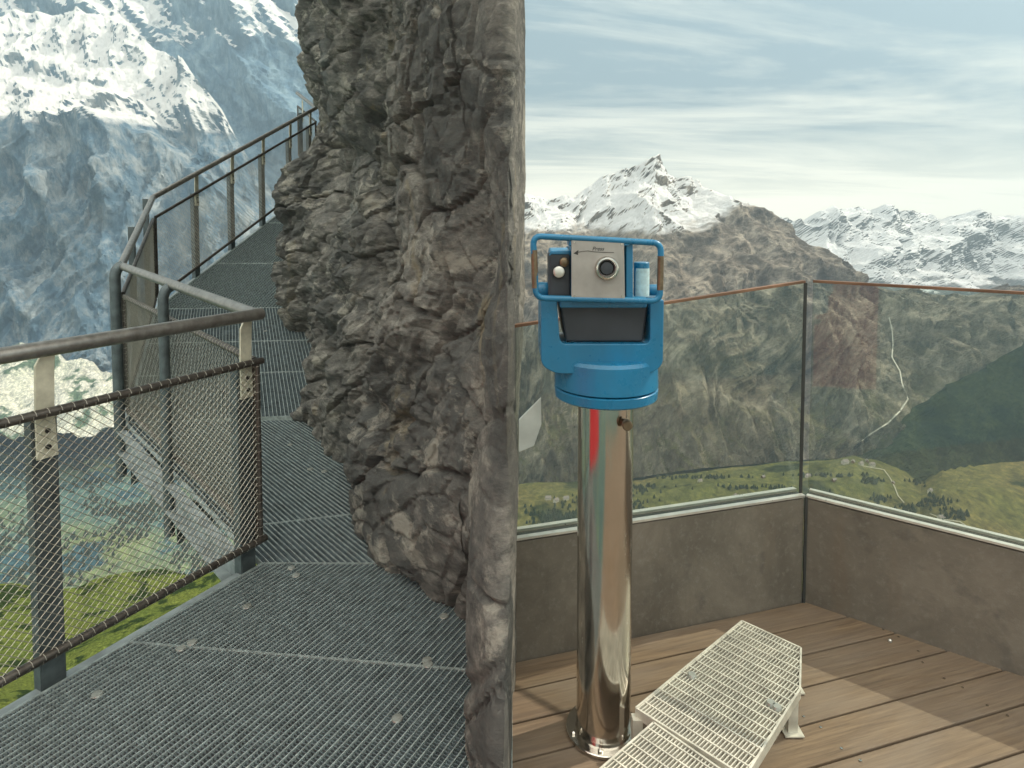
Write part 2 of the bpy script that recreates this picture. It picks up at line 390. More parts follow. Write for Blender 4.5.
kS = {
 -200:[(5200,330),(6400,240),(7000,190),(8000,300)],
 520: [(5200,330),(6400,240),(7000,200),(8000,300)],
 740: [(5200,330),(6400,250),(7000,222),(8000,300)],
 800: [(5200,330),(6400,250),(7000,222),(8000,300)],
 835: [(5200,330),(6400,248),(7000,204),(8000,300)],
 870: [(5200,330),(6400,248),(7000,211),(8000,300)],
 930: [(5200,330),(6400,250),(7000,213),(8000,300)],
 985: [(5200,330),(6400,252),(7000,219),(8000,300)],
 1200:[(5200,330),(6400,255),(7000,220),(8000,300)],
 1500:[(5200,330),(6400,250),(7000,200),(8000,300)]}
terrain('snow_range', kS, 450, 1450, 520, 160, mdisp(250, .0015, 11.0, H=1.1, rav=70), MM2)
# wooded spur coming down from the right
kF = {
 780: [(2150,500),(2300,480),(2500,470),(2700,520)],
 835: [(2150,490),(2280,475),(2450,464),(2700,520)],
 870: [(2150,490),(2260,465),(2420,448),(2700,520)],
 905: [(2120,495),(2240,455),(2400,422),(2700,520)],
 950: [(2100,505),(2220,440),(2380,388),(2700,520)],
 1000:[(2060,520),(2200,425),(2360,362),(2700,520)],
 1100:[(2000,560),(2200,380),(2360,290),(2700,520)],
 1400:[(2000,560),(2200,350),(2360,220),(2700,520)]}
terrain('wooded_spur', kF, 800, 1400, 240, 90, mdisp(45, .006, 7.7), MF)
# meadow shelf over the gorge
def soft(amp, freq, seed):
    def d(p, v):
        n = noise.fractal(Vector((p.x*freq+seed, p.y*freq, 0)), 1.0, 2.0, 5, noise_basis=NT)
        return Vector((p.x, p.y, p.z + amp*n))
    return d
kM = {
 300: [(900,900),(1350,600),(1900,505),(2150,490),(2400,560)],
 531: [(900,900),(1350,600),(1900,505),(2150,490),(2400,560)],
 640: [(900,900),(1350,600),(1900,500),(2150,484),(2400,560)],
 700: [(900,900),(1350,598),(1900,495),(2150,476),(2400,560)],
 760: [(900,900),(1350,596),(1900,488),(2150,468),(2400,560)],
 860: [(900,900),(1350,596),(1850,480),(2100,460),(2400,560)],
 905: [(900,900),(1350,600),(1850,490),(2050,472),(2350,560)],
 930: [(900,900),(1350,605),(1800,500),(2000,484),(2300,580)],
 950: [(900,900),(1350,605),(1750,496),(1960,472),(2300,580)],
 985: [(900,900),(1350,600),(1750,492),(1960,468),(2300,600)],
 1300:[(900,900),(1350,600),(1750,485),(1960,458),(2300,620)]}
meadow = terrain('meadow_shelf', kM, 400, 1300, 300, 120, soft(16, .004, 2.0), MMEAD)
# left walls of the valley
kL = {
 -500:[(2700,440),(3150,250),(3400,118),(4200,92),(5000,20),(6000,200)],
 0:   [(2700,440),(3150,250),(3400,117),(4200,88),(5000,18),(6000,200)],
 60:  [(2700,436),(3150,255),(3400,117),(4200,85),(5000,15),(6000,200)],
 110: [(2700,430),(3150,258),(3400,118),(4100,92),(4800,20),(6000,200)],
 150: [(2700,425),(3150,262),(3400,125),(4000,105),(4400,38),(6000,220)],
 185: [(2700,422),(3150,270),(3400,160),(3800,140),(4100,62),(6000,240)],
 215: [(2700,420),(3100,280),(3350,190),(3700,170),(3950,100),(6000,260)],
 245: [(2700,420),(3100,290),(3300,220),(3600,200),(3800,150),(6000,280)],
 275: [(2700,420),(3050,310),(3250,250),(3450,232),(3650,200),(6000,300)],
 320: [(2700,420),(3000,340),(3150,300),(3300,285),(3450,265),(6000,320)],
 480: [(2700,430),(3000,380),(3150,350),(3300,340),(3450,330),(6000,350)]}
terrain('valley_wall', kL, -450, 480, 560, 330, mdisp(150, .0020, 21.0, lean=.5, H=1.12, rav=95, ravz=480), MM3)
kB = {
 -500:[(3900,420),(4600,260),(5300,60),(6200,-120),(7500,100)],
 180: [(3900,420),(4600,250),(5300,60),(6200,-120),(7500,100)],
 300: [(3900,420),(4600,250),(5300,70),(6200,-60),(7500,100)],
 420: [(3900,420),(4600,260),(5300,120),(6200,60),(7500,150)],
 520: [(3900,420),(4600,290),(5300,220),(6200,205),(7500,260)]}
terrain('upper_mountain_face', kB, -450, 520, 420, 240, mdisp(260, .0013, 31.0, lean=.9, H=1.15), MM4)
# valley floor: one sheet to the horizon
mb = MB(); n = 130
def gz(x, y):
    r = math.hypot(x, y)
    return -1010 + 45*noise.fractal(Vector((x*.0011, y*.0011, 4)), 1, 2, 5, noise_basis=NT)
gx = [math.copysign(abs(-1+2*i/(n-1))**1.8*10500, -1+2*i/(n-1)) for i in range(n)]
gy = [-9000 + 33000*(j/(n-1)) if False else math.copysign(abs(-1+2*j/(n-1))**1.8*10500, -1+2*j/(n-1)) + 1500 for j in range(n)]
mb.v = [(x, y, gz(x, y)) for x in gx for y in gy]
mb.f = [(i*n+j, (i+1)*n+j, (i+1)*n+j+1, i*n+j+1) for i in range(n-1) for j in range(n-1)]
tag(mb.build('valley_floor', MV, None, smooth=True, recalc=False), kind='structure')
kC = {-100:[(2350,432),(2620,380),(2760,360)], 50:[(2350,440),(2620,372),(2760,352)], 90:[(2350,432),(2600,380),(2740,366)], 150:[(2400,428),(2600,402),(2700,390)]}
MSCR = meadow_mat('snow_and_scree', (.40, .40, .34), (.66, .65, .58), (.55, .56, .46), (.10, .15, .10), .008)
terrain('scree_fan', kC, -100, 150, 120, 60, soft(90, .004, 6.0), MSCR)
# pale screes at the foot of the left wall, green near spur below the walkway
kN = {
 -500:[(14,1400),(60,760),(150,585),(200,700)],
 60: [(14,1400),(60,770),(150,596),(200,720)],
 130:[(14,1400),(60,770),(150,584),(200,720)],
 220:[(14,1400),(60,760),(150,572),(200,720)],
 300:[(14,1400),(60,750),(150,560),(200,720)],
 520:[(14,1400),(60,750),(150,540),(200,720)]}
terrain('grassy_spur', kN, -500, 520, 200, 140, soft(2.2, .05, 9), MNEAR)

# ---------------------------------------------------------------- cliff rock beside the walkway
def rockmesh():
    Z = [-4, 0, .9, 1.9, 2.6, 3.4, 4.4, 7, 11]
    base = [(-3.3,14),(-3.12,11.4),(-2.93,9.6),(-2.66,8.1),(-2.48,7.1),(-2.33,6.25),(-1.80,6.0),(-1.55,5.3),(-1.50,4.85),(-1.15,4.36),(-.73,3.85),(-.66,3.4),(-.42,2.95),
            (-.115,2.46),(-.12,2.15),(-.15,1.88),(-.08,1.64),(-.02,1.60),(.0,1.72),(.012,1.95),(.03,2.3),(.035,3.2),(-.10,5),(-.4,9),(-.9,14)]  # foot drawn out as an added prow that shades the near walkway
    K = len(base)
    def lev(ch):
        b = list(base)
        for k, v in ch.items(): b[k] = v
        return b
    up = {1:(-3.0,11.2),2:(-2.78,9.4),3:(-2.35,8.1),4:(-2.0,7.1),5:(-1.8,6.3),6:(-1.55,5.9),7:(-1.4,5.3),8:(-1.25,4.9),9:(-.98,4.4),10:(-.75,3.9)}
    hi = {0:(-3.8,14),1:(-3.45,11),2:(-3.06,9.4),3:(-2.5,8.2),4:(-2.1,7.2),5:(-1.85,6.3),6:(-1.55,5.8),7:(-1.35,5.2),8:(-1.2,4.8),9:(-.95,4.3),10:(-.72,3.85)}
    md = {5:(-2.3,6.25),6:(-1.95,5.9),7:(-1.62,5.25),8:(-1.48,4.75),9:(-1.2,4.28),10:(-.82,3.78),11:(-.66,3.3)}
    m2 = {3:(-2.74,7.9),4:(-2.46,7.0),5:(-2.3,6.2),6:(-1.8,5.9),7:(-1.55,5.3),8:(-1.35,4.8),9:(-1.1,4.3)}
    pr1 = {14:(-.10,2.38),15:(-.08,2.24),16:(-.05,2.14),17:(-.01,2.13),18:(.01,2.2),19:(.022,2.3),20:(.035,2.6),21:(.045,3.2)}
    pr2 = {12:(-.38,3.0),13:(-.15,2.64),14:(-.10,2.47),15:(-.07,2.36),16:(-.03,2.30),17:(.0,2.31),18:(.015,2.36),19:(.03,2.5),20:(.045,2.8),21:(.05,3.4),22:(.0,5)}
    levels = [lev({}), lev({}), lev({**md, **pr1}), lev({**m2, **pr2}), lev({**up, **pr2}), lev({**up, **pr2, 2:(-2.95,9.4)}), lev({**hi, **pr2}), lev({**hi, **pr2}), lev({**hi, **pr2})]
    # columns: dense by the camera-facing side
    cols = []
    for k in range(K-1):
        a = Vector(base[k]); b = Vector(base[k+1]); d = (b-a).length
        mid = (a+b)/2; nn = max(4, int(d/(.0038*max(mid.length, 2.2)))) if k < 19 else max(6, int(d/.05))
        nn = min(nn, 130)
        cols += [(k, i/nn) for i in range(nn)]
    cols.append((K-2, 1.0))
    rows = []
    z = -4.0
    while z < 11:
        rows.append(z); z += .10 if z < -.3 else (.016 + .0032*max(0, z-2)*3)
    rows.append(11.0)
    def cr(p0, p1, p2, p3, t):
        return .5*((2*p1)+(-p0+p2)*t+(2*p0-5*p1+4*p2-p3)*t*t+(-p0+3*p1-3*p2+p3)*t**3)
    V = [[Vector(p) for p in L] for L in levels]
    def xy(k, t, z):
        li = 0
        while li < len(Z)-2 and z > Z[li+1]: li += 1
        w = (z-Z[li])/(Z[li+1]-Z[li]); w = max(0, min(1, w)); w = w*w*(3-2*w)
        P = [V[li][max(0, min(K-1, k+o))].lerp(V[li+1][max(0, min(K-1, k+o))], w) for o in (-1, 0, 1, 2)]
        # a little less round than a spline, so that the corners of the rock stay
        return cr(P[0], P[1], P[2], P[3], t)*.5 + P[1].lerp(P[2], t)*.5
    def hsh(v): return Vector((math.sin(v.x*127.1+v.y*311.7+v.z*74.7)*43758.5 % 1, math.sin(v.x*269.5+v.y*183.3+v.z*246.1)*43758.5 % 1, math.sin(v.x*113.5+v.y*271.9+v.z*124.6)*43758.5 % 1))
    rotm = Matrix.Rotation(R(28), 3, 'Y') @ Matrix.Rotation(R(18), 3, 'X')
    def h1(i_, j_, sd_):
        v = math.sin(i_*127.1 + j_*311.7 + sd_*74.7)*43758.5453; return v - math.floor(v)
    def facet(u, v, sd_):
        i_ = math.floor(u); j_ = math.floor(v); a = u-i_; b = v-j_
        if (i_*7 + j_*13 + sd_) % 3:
            if a+b < 1: return h1(i_, j_, sd_)*(1-a-b) + h1(i_+1, j_, sd_)*a + h1(i_, j_+1, sd_)*b
            return h1(i_+1, j_+1, sd_)*(a+b-1) + h1(i_+1, j_, sd_)*(1-b) + h1(i_, j_+1, sd_)*(1-a)
        if a > b: return h1(i_, j_, sd_)*(1-a) + h1(i_+1, j_, sd_)*(a-b) + h1(i_+1, j_+1, sd_)*b
        return h1(i_, j_, sd_)*(1-b) + h1(i_, j_+1, sd_)*(b-a) + h1(i_+1, j_+1, sd_)*a
    S_ARC = [0.0]; lastp = xy(cols[0][0], cols[0][1], 1.0)
    for (k, t) in cols[1:]:
        q = xy(k, t, 1.0); S_ARC.append(S_ARC[-1] + (q-lastp).length); lastp = q
    mb = MB(); nr = len(rows)
    for ci, (k, t) in enumerate(cols):
        for z in rows:
            p = xy(k, t, z)
            q = xy(k, min(1, t+.02), z) - xy(k, max(0, t-.02), z)
            nrm = Vector((-q.y, q.x, 0)); nrm = -nrm.normalized() if nrm.length > 1e-6 else Vector((-1, 0, 0))
            P = Vector((p.x, p.y, z))
            # thin prow close to the camera keeps small relief, the far mass gets large relief
            near = max(.26, min(1.0, (P.y-1.5)/1.9))
            if k >= 13: near = lerp(min(near, .5), .26, min(1, (k-13+t)/1.2))
            if k >= 16: near = lerp(.26, .10, min(1, k-16+t))
            floorfade = 1.0
            r = rotm @ P; r = Vector((r.x*1.0, r.y*1.0, r.z*1.9))
            w = noise.fractal(P*1.3, 1, 2, 3, noise_basis=NT)
            rr = r + Vector((w, -w, w))*.12
            tot = 0
            sl_ = S_ARC[ci] + w*.10
            rough_ = max(.25, min(1.5, .85 + 1.6*noise.noise(Vector((sl_*.9, z*.9, 5.5)))))
            for ang_, sx_, sy_, am, sd_ in ((40, 1.5, .75, .62, 6), (52, .62, .34, .24, 2), (35, .21, .12, .105*rough_, 3), (48, .08, .045, .05*rough_, 4), (60, .035, .02, .02*rough_, 5)):
                ca, sa = math.cos(R(ang_)), math.sin(R(ang_))
                u_ = (sl_*ca + z*sa)/sx_ + w*.25; v_ = (-sl_*sa + z*ca)/sy_ + w*.3
                tot += am*(facet(u_, v_, sd_)-.5)
            for fq_, dp_, wd_ in ((1.5, .10, .06), (4.2, .035, .09)):
                dd_, _p = noise.voronoi(Vector((r.x, r.y, r.z*.8))*fq_ + Vector((w, w, 0))*.5)
                e_ = dd_[1]-dd_[0]
                if e_ < wd_: tot -= dp_*(1-e_/wd_)
            tot += .016*noise.fractal(r*5, .9, 2.1, 6, noise_basis=NT)
            P2 = P + nrm*(tot*near*.95 - .05*near) + Vector((0, 0, tot*near*.15))
            mb.v.append(tuple(P2))
    nc = len(cols)
    for i in range(nc-1):
        for j in range(nr-1):
            a = i*nr+j; mb.f.append((a, a+nr, a+nr+1, a+1))
    # back and top
    mb.f.append(tuple(i*nr+nr-1 for i in range(nc)))
    mb.f.append((0, nr-1, nc*nr-1, (nc-1)*nr))
    print('rock verts', len(mb.v))
    return tag(mb.build('rock_face', MR, None, smooth=14), kind=None)
rk = rockmesh()
tag(rk, 'dark craggy grey rock cliff overhanging the inner side of the steel walkway', 'cliff')

# ---------------------------------------------------------------- walkway
A = Vector((-1.18, 2.93, 0)); S0 = Vector((-2.25, .90, 0))
B = Vector((-2.89, 4.72, .09)); C = Vector((-3.77, 6.74, .66)); D = Vector((-3.06, 10.1, 2.16)); E = Vector((-3.75, 11.3, 2.62))
def plane3(a, b, c):
    n_ = (b-a).cross(c-a); return lambda x, y: a.z - (n_.x*(x-a.x) + n_.y*(y-a.y))/n_.z
def clipline(poly, o, d):
    ts = []
    for i in range(len(poly)):
        a = poly[i]; b = poly[(i+1) % len(poly)]; e = (b[0]-a[0], b[1]-a[1])
        den = d[0]*e[1]-d[1]*e[0]
        if abs(den) < 1e-9: continue
        w = (a[0]-o[0], a[1]-o[1])
        t = (w[0]*e[1]-w[1]*e[0])/den; s_ = (w[0]*d[1]-w[1]*d[0])/den
        if 0 <= s_ < 1: ts.append(t)
    ts.sort(); return [(ts[i], ts[i+1]) for i in range(0, len(ts)-1, 2)]
def bars(mb, poly, zf, d, sp, w, h, zo):
    L = math.hypot(*d); d = (d[0]/L, d[1]/L); nn = (-d[1], d[0])
    pr = [p[0]*nn[0]+p[1]*nn[1] for p in poly]; k = math.floor(min(pr)/sp)+1
    while k*sp < max(pr):
        o = (nn[0]*k*sp, nn[1]*k*sp)
        for t0, t1 in clipline(poly, o, d):
            if t1-t0 < .01: continue
            a = Vector((o[0]+d[0]*t0, o[1]+d[1]*t0, 0)); b = Vector((o[0]+d[0]*t1, o[1]+d[1]*t1, 0))
            a.z = zf(a.x, a.y)+zo; b.z = zf(b.x, b.y)+zo
            mb.beam(a, b, w, h)
        k += 1
def grating(name, poly, zf, d, label, clips=(), sp=.024, cross=.012, m1=MGRATE, shade_sheet=MSHEET, cat='grating', grp='steel grating panels of the cliff walkway'):
    c = Vector((sum(p[0] for p in poly)/len(poly), sum(p[1] for p in poly)/len(poly), 0)); c.z = zf(c.x, c.y)-.03
    t = thing(name, c, label, cat, grp)
    P3 = [Vector((p[0], p[1], zf(p[0], p[1]))) for p in poly]
    mb = MB(); bars(mb, poly, zf, d, sp, .0036, .022, -.011); mb.build('bearing_bars', m1, t, recalc=False)
    mb = MB(); bars(mb, poly, zf, (-d[1], d[0]), cross, .0028, .008, -.0085); mb.build('cross_bars', shade_sheet, t, recalc=False)
    mb = MB()
    for i in range(len(P3)): mb.beam(P3[i]-Vector((0,0,.0165)), P3[(i+1) % len(P3)]-Vector((0,0,.0165)), .003, .030)
    mb.build('edge_band', m1, t, recalc=False)
    mb = MB(); mb.prism([p-Vector((0,0,.020)) for p in P3], (0,0,-.006)); mb.build('shade_sheet', shade_sheet, t)  # sheet added under the bars for the dark shade beneath the grating
    for (cx, cy) in clips:
        z = zf(cx, cy); mb = MB(); mb.lathe((cx, cy, z), [(.004,.0035),(.009,.0025),(.017,.002),(.019,-.002)], 14)
        o = mb.build('clip', MCLIP, t, smooth=40)
    return t
zf0 = lambda x, y: 0.0
sm1a = onz(135, 641, 0); sm1b = onz(560, 672, 0)
dir1 = (A-S0).xy.normalized(); dir2 = (B-A).xy.normalized(); dir3 = (C-B).xy.normalized(); dir4 = (D-C).xy.normalized()
def edge1(p):  # point of the outer edge of the first section on the seam line
    return p
def isect(p, d, q, e):
    den = d[0]*e[1]-d[1]*e[0]; w = (q[0]-p[0], q[1]-p[1]); t = (w[0]*e[1]-w[1]*e[0])/den
    return (p[0]+d[0]*t, p[1]+d[1]*t)
s1 = isect(S0.xy, dir1, sm1a.xy, (sm1b-sm1a).xy)
def cl(px, py, z=0):
    p = onz(px, py, z); return (p.x, p.y)
R1 = Vector((0.25, 2.95, 0))
gap = .006
grating('walkway_grating', [(S0.x, S0.y), (.0, .9), (0.0, sm1b.y-gap), (s1[0], s1[1]-gap)], zf0, dir1,
        'nearest walkway grating panel, at the bottom of the left view', [cl(97,694), cl(181,648), cl(397,718), cl(428,664)])
grating('walkway_grating', [(s1[0], s1[1]), (0.0, sm1b.y), (-.0, 2.93), (A.x, A.y)], zf0, dir1,
        'second walkway grating panel, just before the bend beside the near mesh fence', [cl(192,642), cl(247,606), cl(296,575), cl(427,660), cl(444,616)])
Rk2 = Vector((-1.45, 4.80, .11)); zf1 = plane3(A, B, Vector((-.2, 2.95, 0)))
s3a = onz(257, 522, .03); s3b = onz(396, 511, .02)
m1 = isect(A.xy, dir2, s3a.xy, (s3b-s3a).xy)
grating('walkway_grating', [(A.x, A.y+gap), (-.05, 2.935), (-.25, s3b.y-gap+.12), (m1[0], m1[1]-gap)], zf1, dir2,
        'narrow grating panel right after the bend, meeting the foot of the rock', [cl(291,567), cl(391,507)])
grating('walkway_grating', [(m1[0], m1[1]), (-.25, s3b.y+.12), (-.5, 4.4), (-1.45, 4.80), (B.x, B.y)], zf1, dir2,
        'large grating panel with diagonal bars between the mesh fence and the rock', [cl(290,440,.1), cl(310,461,.1), cl(324,463,.1), cl(352,483,.08)])
R3 = Vector((-2.2, 6.83, .66)); zf2 = plane3(B, C, Vector((-1.45, 4.82, .11)))
def mixv(a, b, t): return a.lerp(b, t)
zb = [0, .33, .62, 1.0]; labs = ['grating panel with upright bars beyond the angled seam, beside the rock corner', 'middle grating panel of the rising part of the walkway', 'grating panel just before the fence turns uphill to the right']
Rr2 = Vector((-1.2, 5.0, .12)); 
for i in range(3):
    a = mixv(B, C, zb[i]); b = mixv(B, C, zb[i+1]); c = mixv(Vector((-1.3,4.85,.1)), Vector((-1.9,6.83,.7)), zb[i+1]); d_ = mixv(Vector((-1.3,4.85,.1)), Vector((-1.9,6.83,.7)), zb[i])
    e = (b-a).normalized()*gap
    grating('walkway_grating', [(a.x+e.x, a.y+e.y), (d_.x+e.x, d_.y+e.y), (c.x, c.y), (b.x, b.y)], zf2, dir3, labs[i], [(d_.x-.75, d_.y+.12+.02*i)], sp=.028, cross=.02)
zf3 = plane3(C, D, Vector((-2.2, 6.83, .66)))
zb = [0, .28, .6, 1.0]; labs = ['first grating panel of the steep far ramp, with a visible front seam', 'middle grating panel of the steep far ramp', 'farthest grating panel, vanishing behind the rock']
for i in range(3):
    a = mixv(C, D, zb[i]); b = mixv(C, D, zb[i+1]); c = mixv(Vector((-1.9,6.85,0)), Vector((-1.8,10.1,0)), zb[i+1]); d_ = mixv(Vector((-1.9,6.85,0)), Vector((-1.8,10.1,0)), zb[i])
    e = (b-a).normalized()*gap
    grating('walkway_grating', [(a.x+e.x, a.y+e.y), (d_.x+e.x, d_.y+e.y), (c.x, c.y), (b.x, b.y)], zf3, dir4, labs[i], [(a.x+.22, a.y+.3)], sp=.034, cross=.03)
# ---- supporting steel under the outer edge
def channel(a, b, label, brackets=()):
    o = (b-a).normalized(); sd = Vector((-o.y, o.x, 0)).normalized()
    t = thing('walkway_beam', a, label, 'beam', 'steel beams carrying the walkway edge')
    mb = MB()
    a2 = a + sd*.02 + Vector((0,0,-.115)); b2 = b + sd*.02 + Vector((0,0,-.115))
    mb.beam(a2, b2, .008, .16); mb.beam(a2+Vector((0,0,.08))+sd*.028, b2+Vector((0,0,.08))+sd*.028, .06, .008); mb.beam(a2-Vector((0,0,.08))+sd*.028, b2-Vector((0,0,.08))+sd*.028, .06, .008)
    mb.build('channel', MBEAM, t)
    for k in brackets:
        p = a.lerp(b, k); q = -sd
        mb = MB(); mb.prism([p+sd*.0+Vector((0,0,-.20)), p+q*.55+Vector((0,0,-.20)), p+q*.55+Vector((0,0,-.26)), p+sd*.0+Vector((0,0,-.45))], o*.012)
        mb.build('bracket', MPOST, t)
    return t
channel(S0, A, 'steel channel under the near edge of the walkway, below the near fence')
channel(A, B, 'galvanised channel beam with triangular brackets under the second fence', (.12, .52, .96))
channel(B, C, 'short channel beam under the fence that runs away from the camera')
channel(C, D, 'sloping channel beam under the far ramp')

# ---- railings
HR, HM, HB = 1.176, .956, .11
def wires(a, b, z0, z1, pitch=.036, vp=.031, r=.0014, sl=(0, 0)):
    """diamond net between two posts: a, b floor points, z0..z1 above them"""
    mb = MB(); L = (b-a).length; d = (b-a)/L; H = z1-z0; k = vp/pitch
    sd = Vector((-d.y, d.x, 0)).normalized()
    n = int((L + H/k)/pitch)+2
    for s_ in (1, -1):
        for i in range(-1, n):
            u0 = i*pitch if s_ < 0 else i*pitch - H/k
            # line: z = s*k*(u-u0') clipped to the rectangle
            pts = []
            uA, zA = (i*pitch - H/k, 0) if s_ > 0 else (i*pitch, 0)
            uB, zB = (i*pitch, H) if s_ > 0 else (i*pitch - H/k, H)
            ulo, uhi = sorted((uA, uB))
            c0, c1 = max(0, ulo), min(L, uhi)
            if c1-c0 < .004: continue
            f = lambda u: zA + (zB-zA)*(u-uA)/(uB-uA)
            o = sd*(.0012*s_)
            mb.tube([a+d*c0+Vector((0,0,z0+f(c0)))+o, a+d*c1+Vector((0,0,z0+f(c1)))+o], r, 3, caps=False)
    return mb
def lace(mb, a, b, r, sp=.04, wr=.0012):
    L = (b-a).length; d = (b-a)/L
    up = Vector((0,0,1)) if abs(d.z) < .9 else Vector((1,0,0))
    u = d.cross(up).normalized(); w = d.cross(u); k = int(L/sp)
    for i in range(k):
        c = a + d*(sp*(i+.5))
        mb.tube([c + (u*math.cos(q)+w*math.sin(q))*r + d*(q*.0015) for q in [j*math.pi/4 for j in range(9)]], wr, 4, caps=False)
def post(t, p, d, ztop, zbot, pale=True, w=.075, lean=0):
    """U-profile post outside the edge with a pale bracket that carries the handrail"""
    d = d.normalized(); sd = Vector((-d.y, d.x, 0)).normalized()
    q = p + sd*.045
    zt = ztop if not pale else ztop-.235
    mb = MB(); V3 = lambda z: Vector((0, 0, z))
    mb.beam(q+V3(zbot), q+V3(zt), .008, w, up=d)
    mb.beam(q+d*(w/2)+sd*.022+V3(zbot), q+d*(w/2)+sd*.022+V3(zt), .044, .007, up=d)
    mb.beam(q-d*(w/2)+sd*.022+V3(zbot), q-d*(w/2)+sd*.022+V3(zt), .044, .007, up=d)
    pm = mb.build('post', MPOST, t)
    if pale:
        mb = MB(); pr = []
        prof = [(-.034, zt-.14), (-.034, zt+.04), (-.03, ztop-.05), (-.012, ztop-.018), (.034, ztop-.018), (.030, ztop-.08), (.026, zt+.02), (.034, zt-.14)]
        mb.prism([q - sd*.010 + d*x + V3(z) for x, z in prof], -sd*.010)
        br = mb.build('rail_bracket', MBRKT, t, bevel=.002)
        for z in (zt-.10, zt-.045):
            mb = MB(); c = q - sd*.020 + V3(z); mb.tube([c, c-sd*.010], .0085, 6); mb.build('bolt', MBLACK, br)
    return pm
def railing(a, b, label, posts, start_gap=.03, end_gap=.03, mid2=False, bent=(), laces=True, ends=(0, 0), ext=.0, paleposts=True, pitch=.036, frame=MFRAME, hr=MRAIL, top0=HR, top1=HR, knob=False):
    t = thing('mesh_railing', a, label, 'railing', 'railing sections along the cliff walkway')
    d = (b-a).normalized(); dh = Vector((d.x, d.y, 0)).normalized(); V3 = lambda z: Vector((0, 0, z))
    mb = MB(); mb.tube([a+V3(top0)-d*ends[0], b+V3(top1)+d*ends[1]], .028, 16); mb.build('handrail', hr, t, smooth=50)
    g0 = a + d*start_gap; g1 = b - d*end_gap
    mp_ = MB()
    mp_.tube([g0+V3(HM), g1+V3(HM)+d*ext], .0165, 12); mp_.tube([g0+V3(HB), g1+V3(HB)+d*ext], .0165, 12)
    mp_.tube([g0+V3(HB), g0+V3(HM)], .012, 10); mp_.tube([g1+V3(HB), g1+V3(HM)], .012, 10)
    fr = mp_.build('panel_frame', frame, t, smooth=50)
    w = wires(g0, g1, HB, HM, pitch=pitch, vp=pitch*.86); w.build('wire_mesh', MWIRE, fr, recalc=False)
    if laces:
        l = MB()
        for p, q in ((g0+V3(HM), g1+V3(HM)), (g0+V3(HB), g1+V3(HB)), (g0+V3(HB), g0+V3(HM)), (g1+V3(HB), g1+V3(HM))):
            lace(l, p, q, .0178 if abs((q-p).z) < .5*(q-p).length else .0135)
        tag(l.build('lacing_wire', MWIRE, fr, recalc=False), kind='stuff')
    for k, zb_, pl in posts:
        post(t, a+(b-a)*k, dh, HR-.01, zb_, pl)
    return t
lenA = (A-S0).length
def ft(px):  # parameter on the near fence line seen at this column
    r = ray(px, 400); p = isect(S0.xy, dir1, (0, 0), (r.x, r.y)); return (Vector(p)-S0.xy).length/lenA
railing(S0, A, 'nearest mesh fence with a thick dark handrail running to the front corner', [(ft(50), -.28, True), (.985, -.22, True)], ends=(0, .03), ext=.03, end_gap=.0, frame=MFRAME)
railing(A, B, 'second mesh fence with a bright handrail, angled away behind the nearest one', [], end_gap=.06, ends=(0, 0), hr=MRAIL)
# the bent uprights of the second fence
tB = [o for o in COL.objects if o.get('label', '').startswith('second mesh fence')][0]
def bent_post(t, p, d, inw, ztop, zbot, w=.06):
    mb = MB(); sd = Vector((-d.y, d.x, 0)).normalized()
    q = p + sd*.05; pts = [q+Vector((0,0,zbot)), q+Vector((0,0,ztop-.10))]
    for k in range(1, 6):
        a_ = k/5*math.pi/2
        pts.append(q + Vector((0,0,ztop-.10+.085*math.sin(a_))) - sd*(.05*(1-math.cos(a_))))
    for i in range(len(pts)-1): pass
    mb.tube(pts, w/2, 10); return mb.build('bent_post', MPOST, t, smooth=50)
dd2 = Vector((dir2.x, dir2.y, 0))
bent_post(tB, A.lerp(B, .51), dd2, None, HR+.0, -.36)
bent_post(tB, A.lerp(B, .985), dd2, None, HR+.02, -.38, .075)
railing(B, C, 'short fence section climbing away from the camera between two corners', [(.5, -.2, False), (.985, -.25, False)], laces=False)
def f4(px):
    r = ray(px, 230); p = isect(C.xy, dir4, (0, 0), (r.x, r.y)); return (Vector(p)-C.xy).length/(D-C).xy.length
railing(C, D, 'long far fence climbing up to the right until it meets the rock', [(f4(200), -.12, True), (f4(236), -.12, True), (f4(267), -.12, True), (f4(294), -.12, True), (f4(314), -.12, True)], laces=False, pitch=.05)
railing(D, E, 'last bit of fence turning left where the walkway disappears', [(.6, -.2, True)], laces=False, pitch=.05)

# ---------------------------------------------------------------- viewing terrace
TA = Vector((.068, 2.28, 0)); TC = Vector((1.233, 2.63, 0)); TB = Vector((1.685, 2.28, 0))
dl = (TC-TA).normalized(); dr = (TB-TC).normalized()
TA = TC - dl*1.30; TE = TC + dr*1.6
nl = Vector((-dl.y, dl.x, 0)); nr_ = Vector((-dr.y, dr.x, 0))   # pointing outwards (away from the camera)
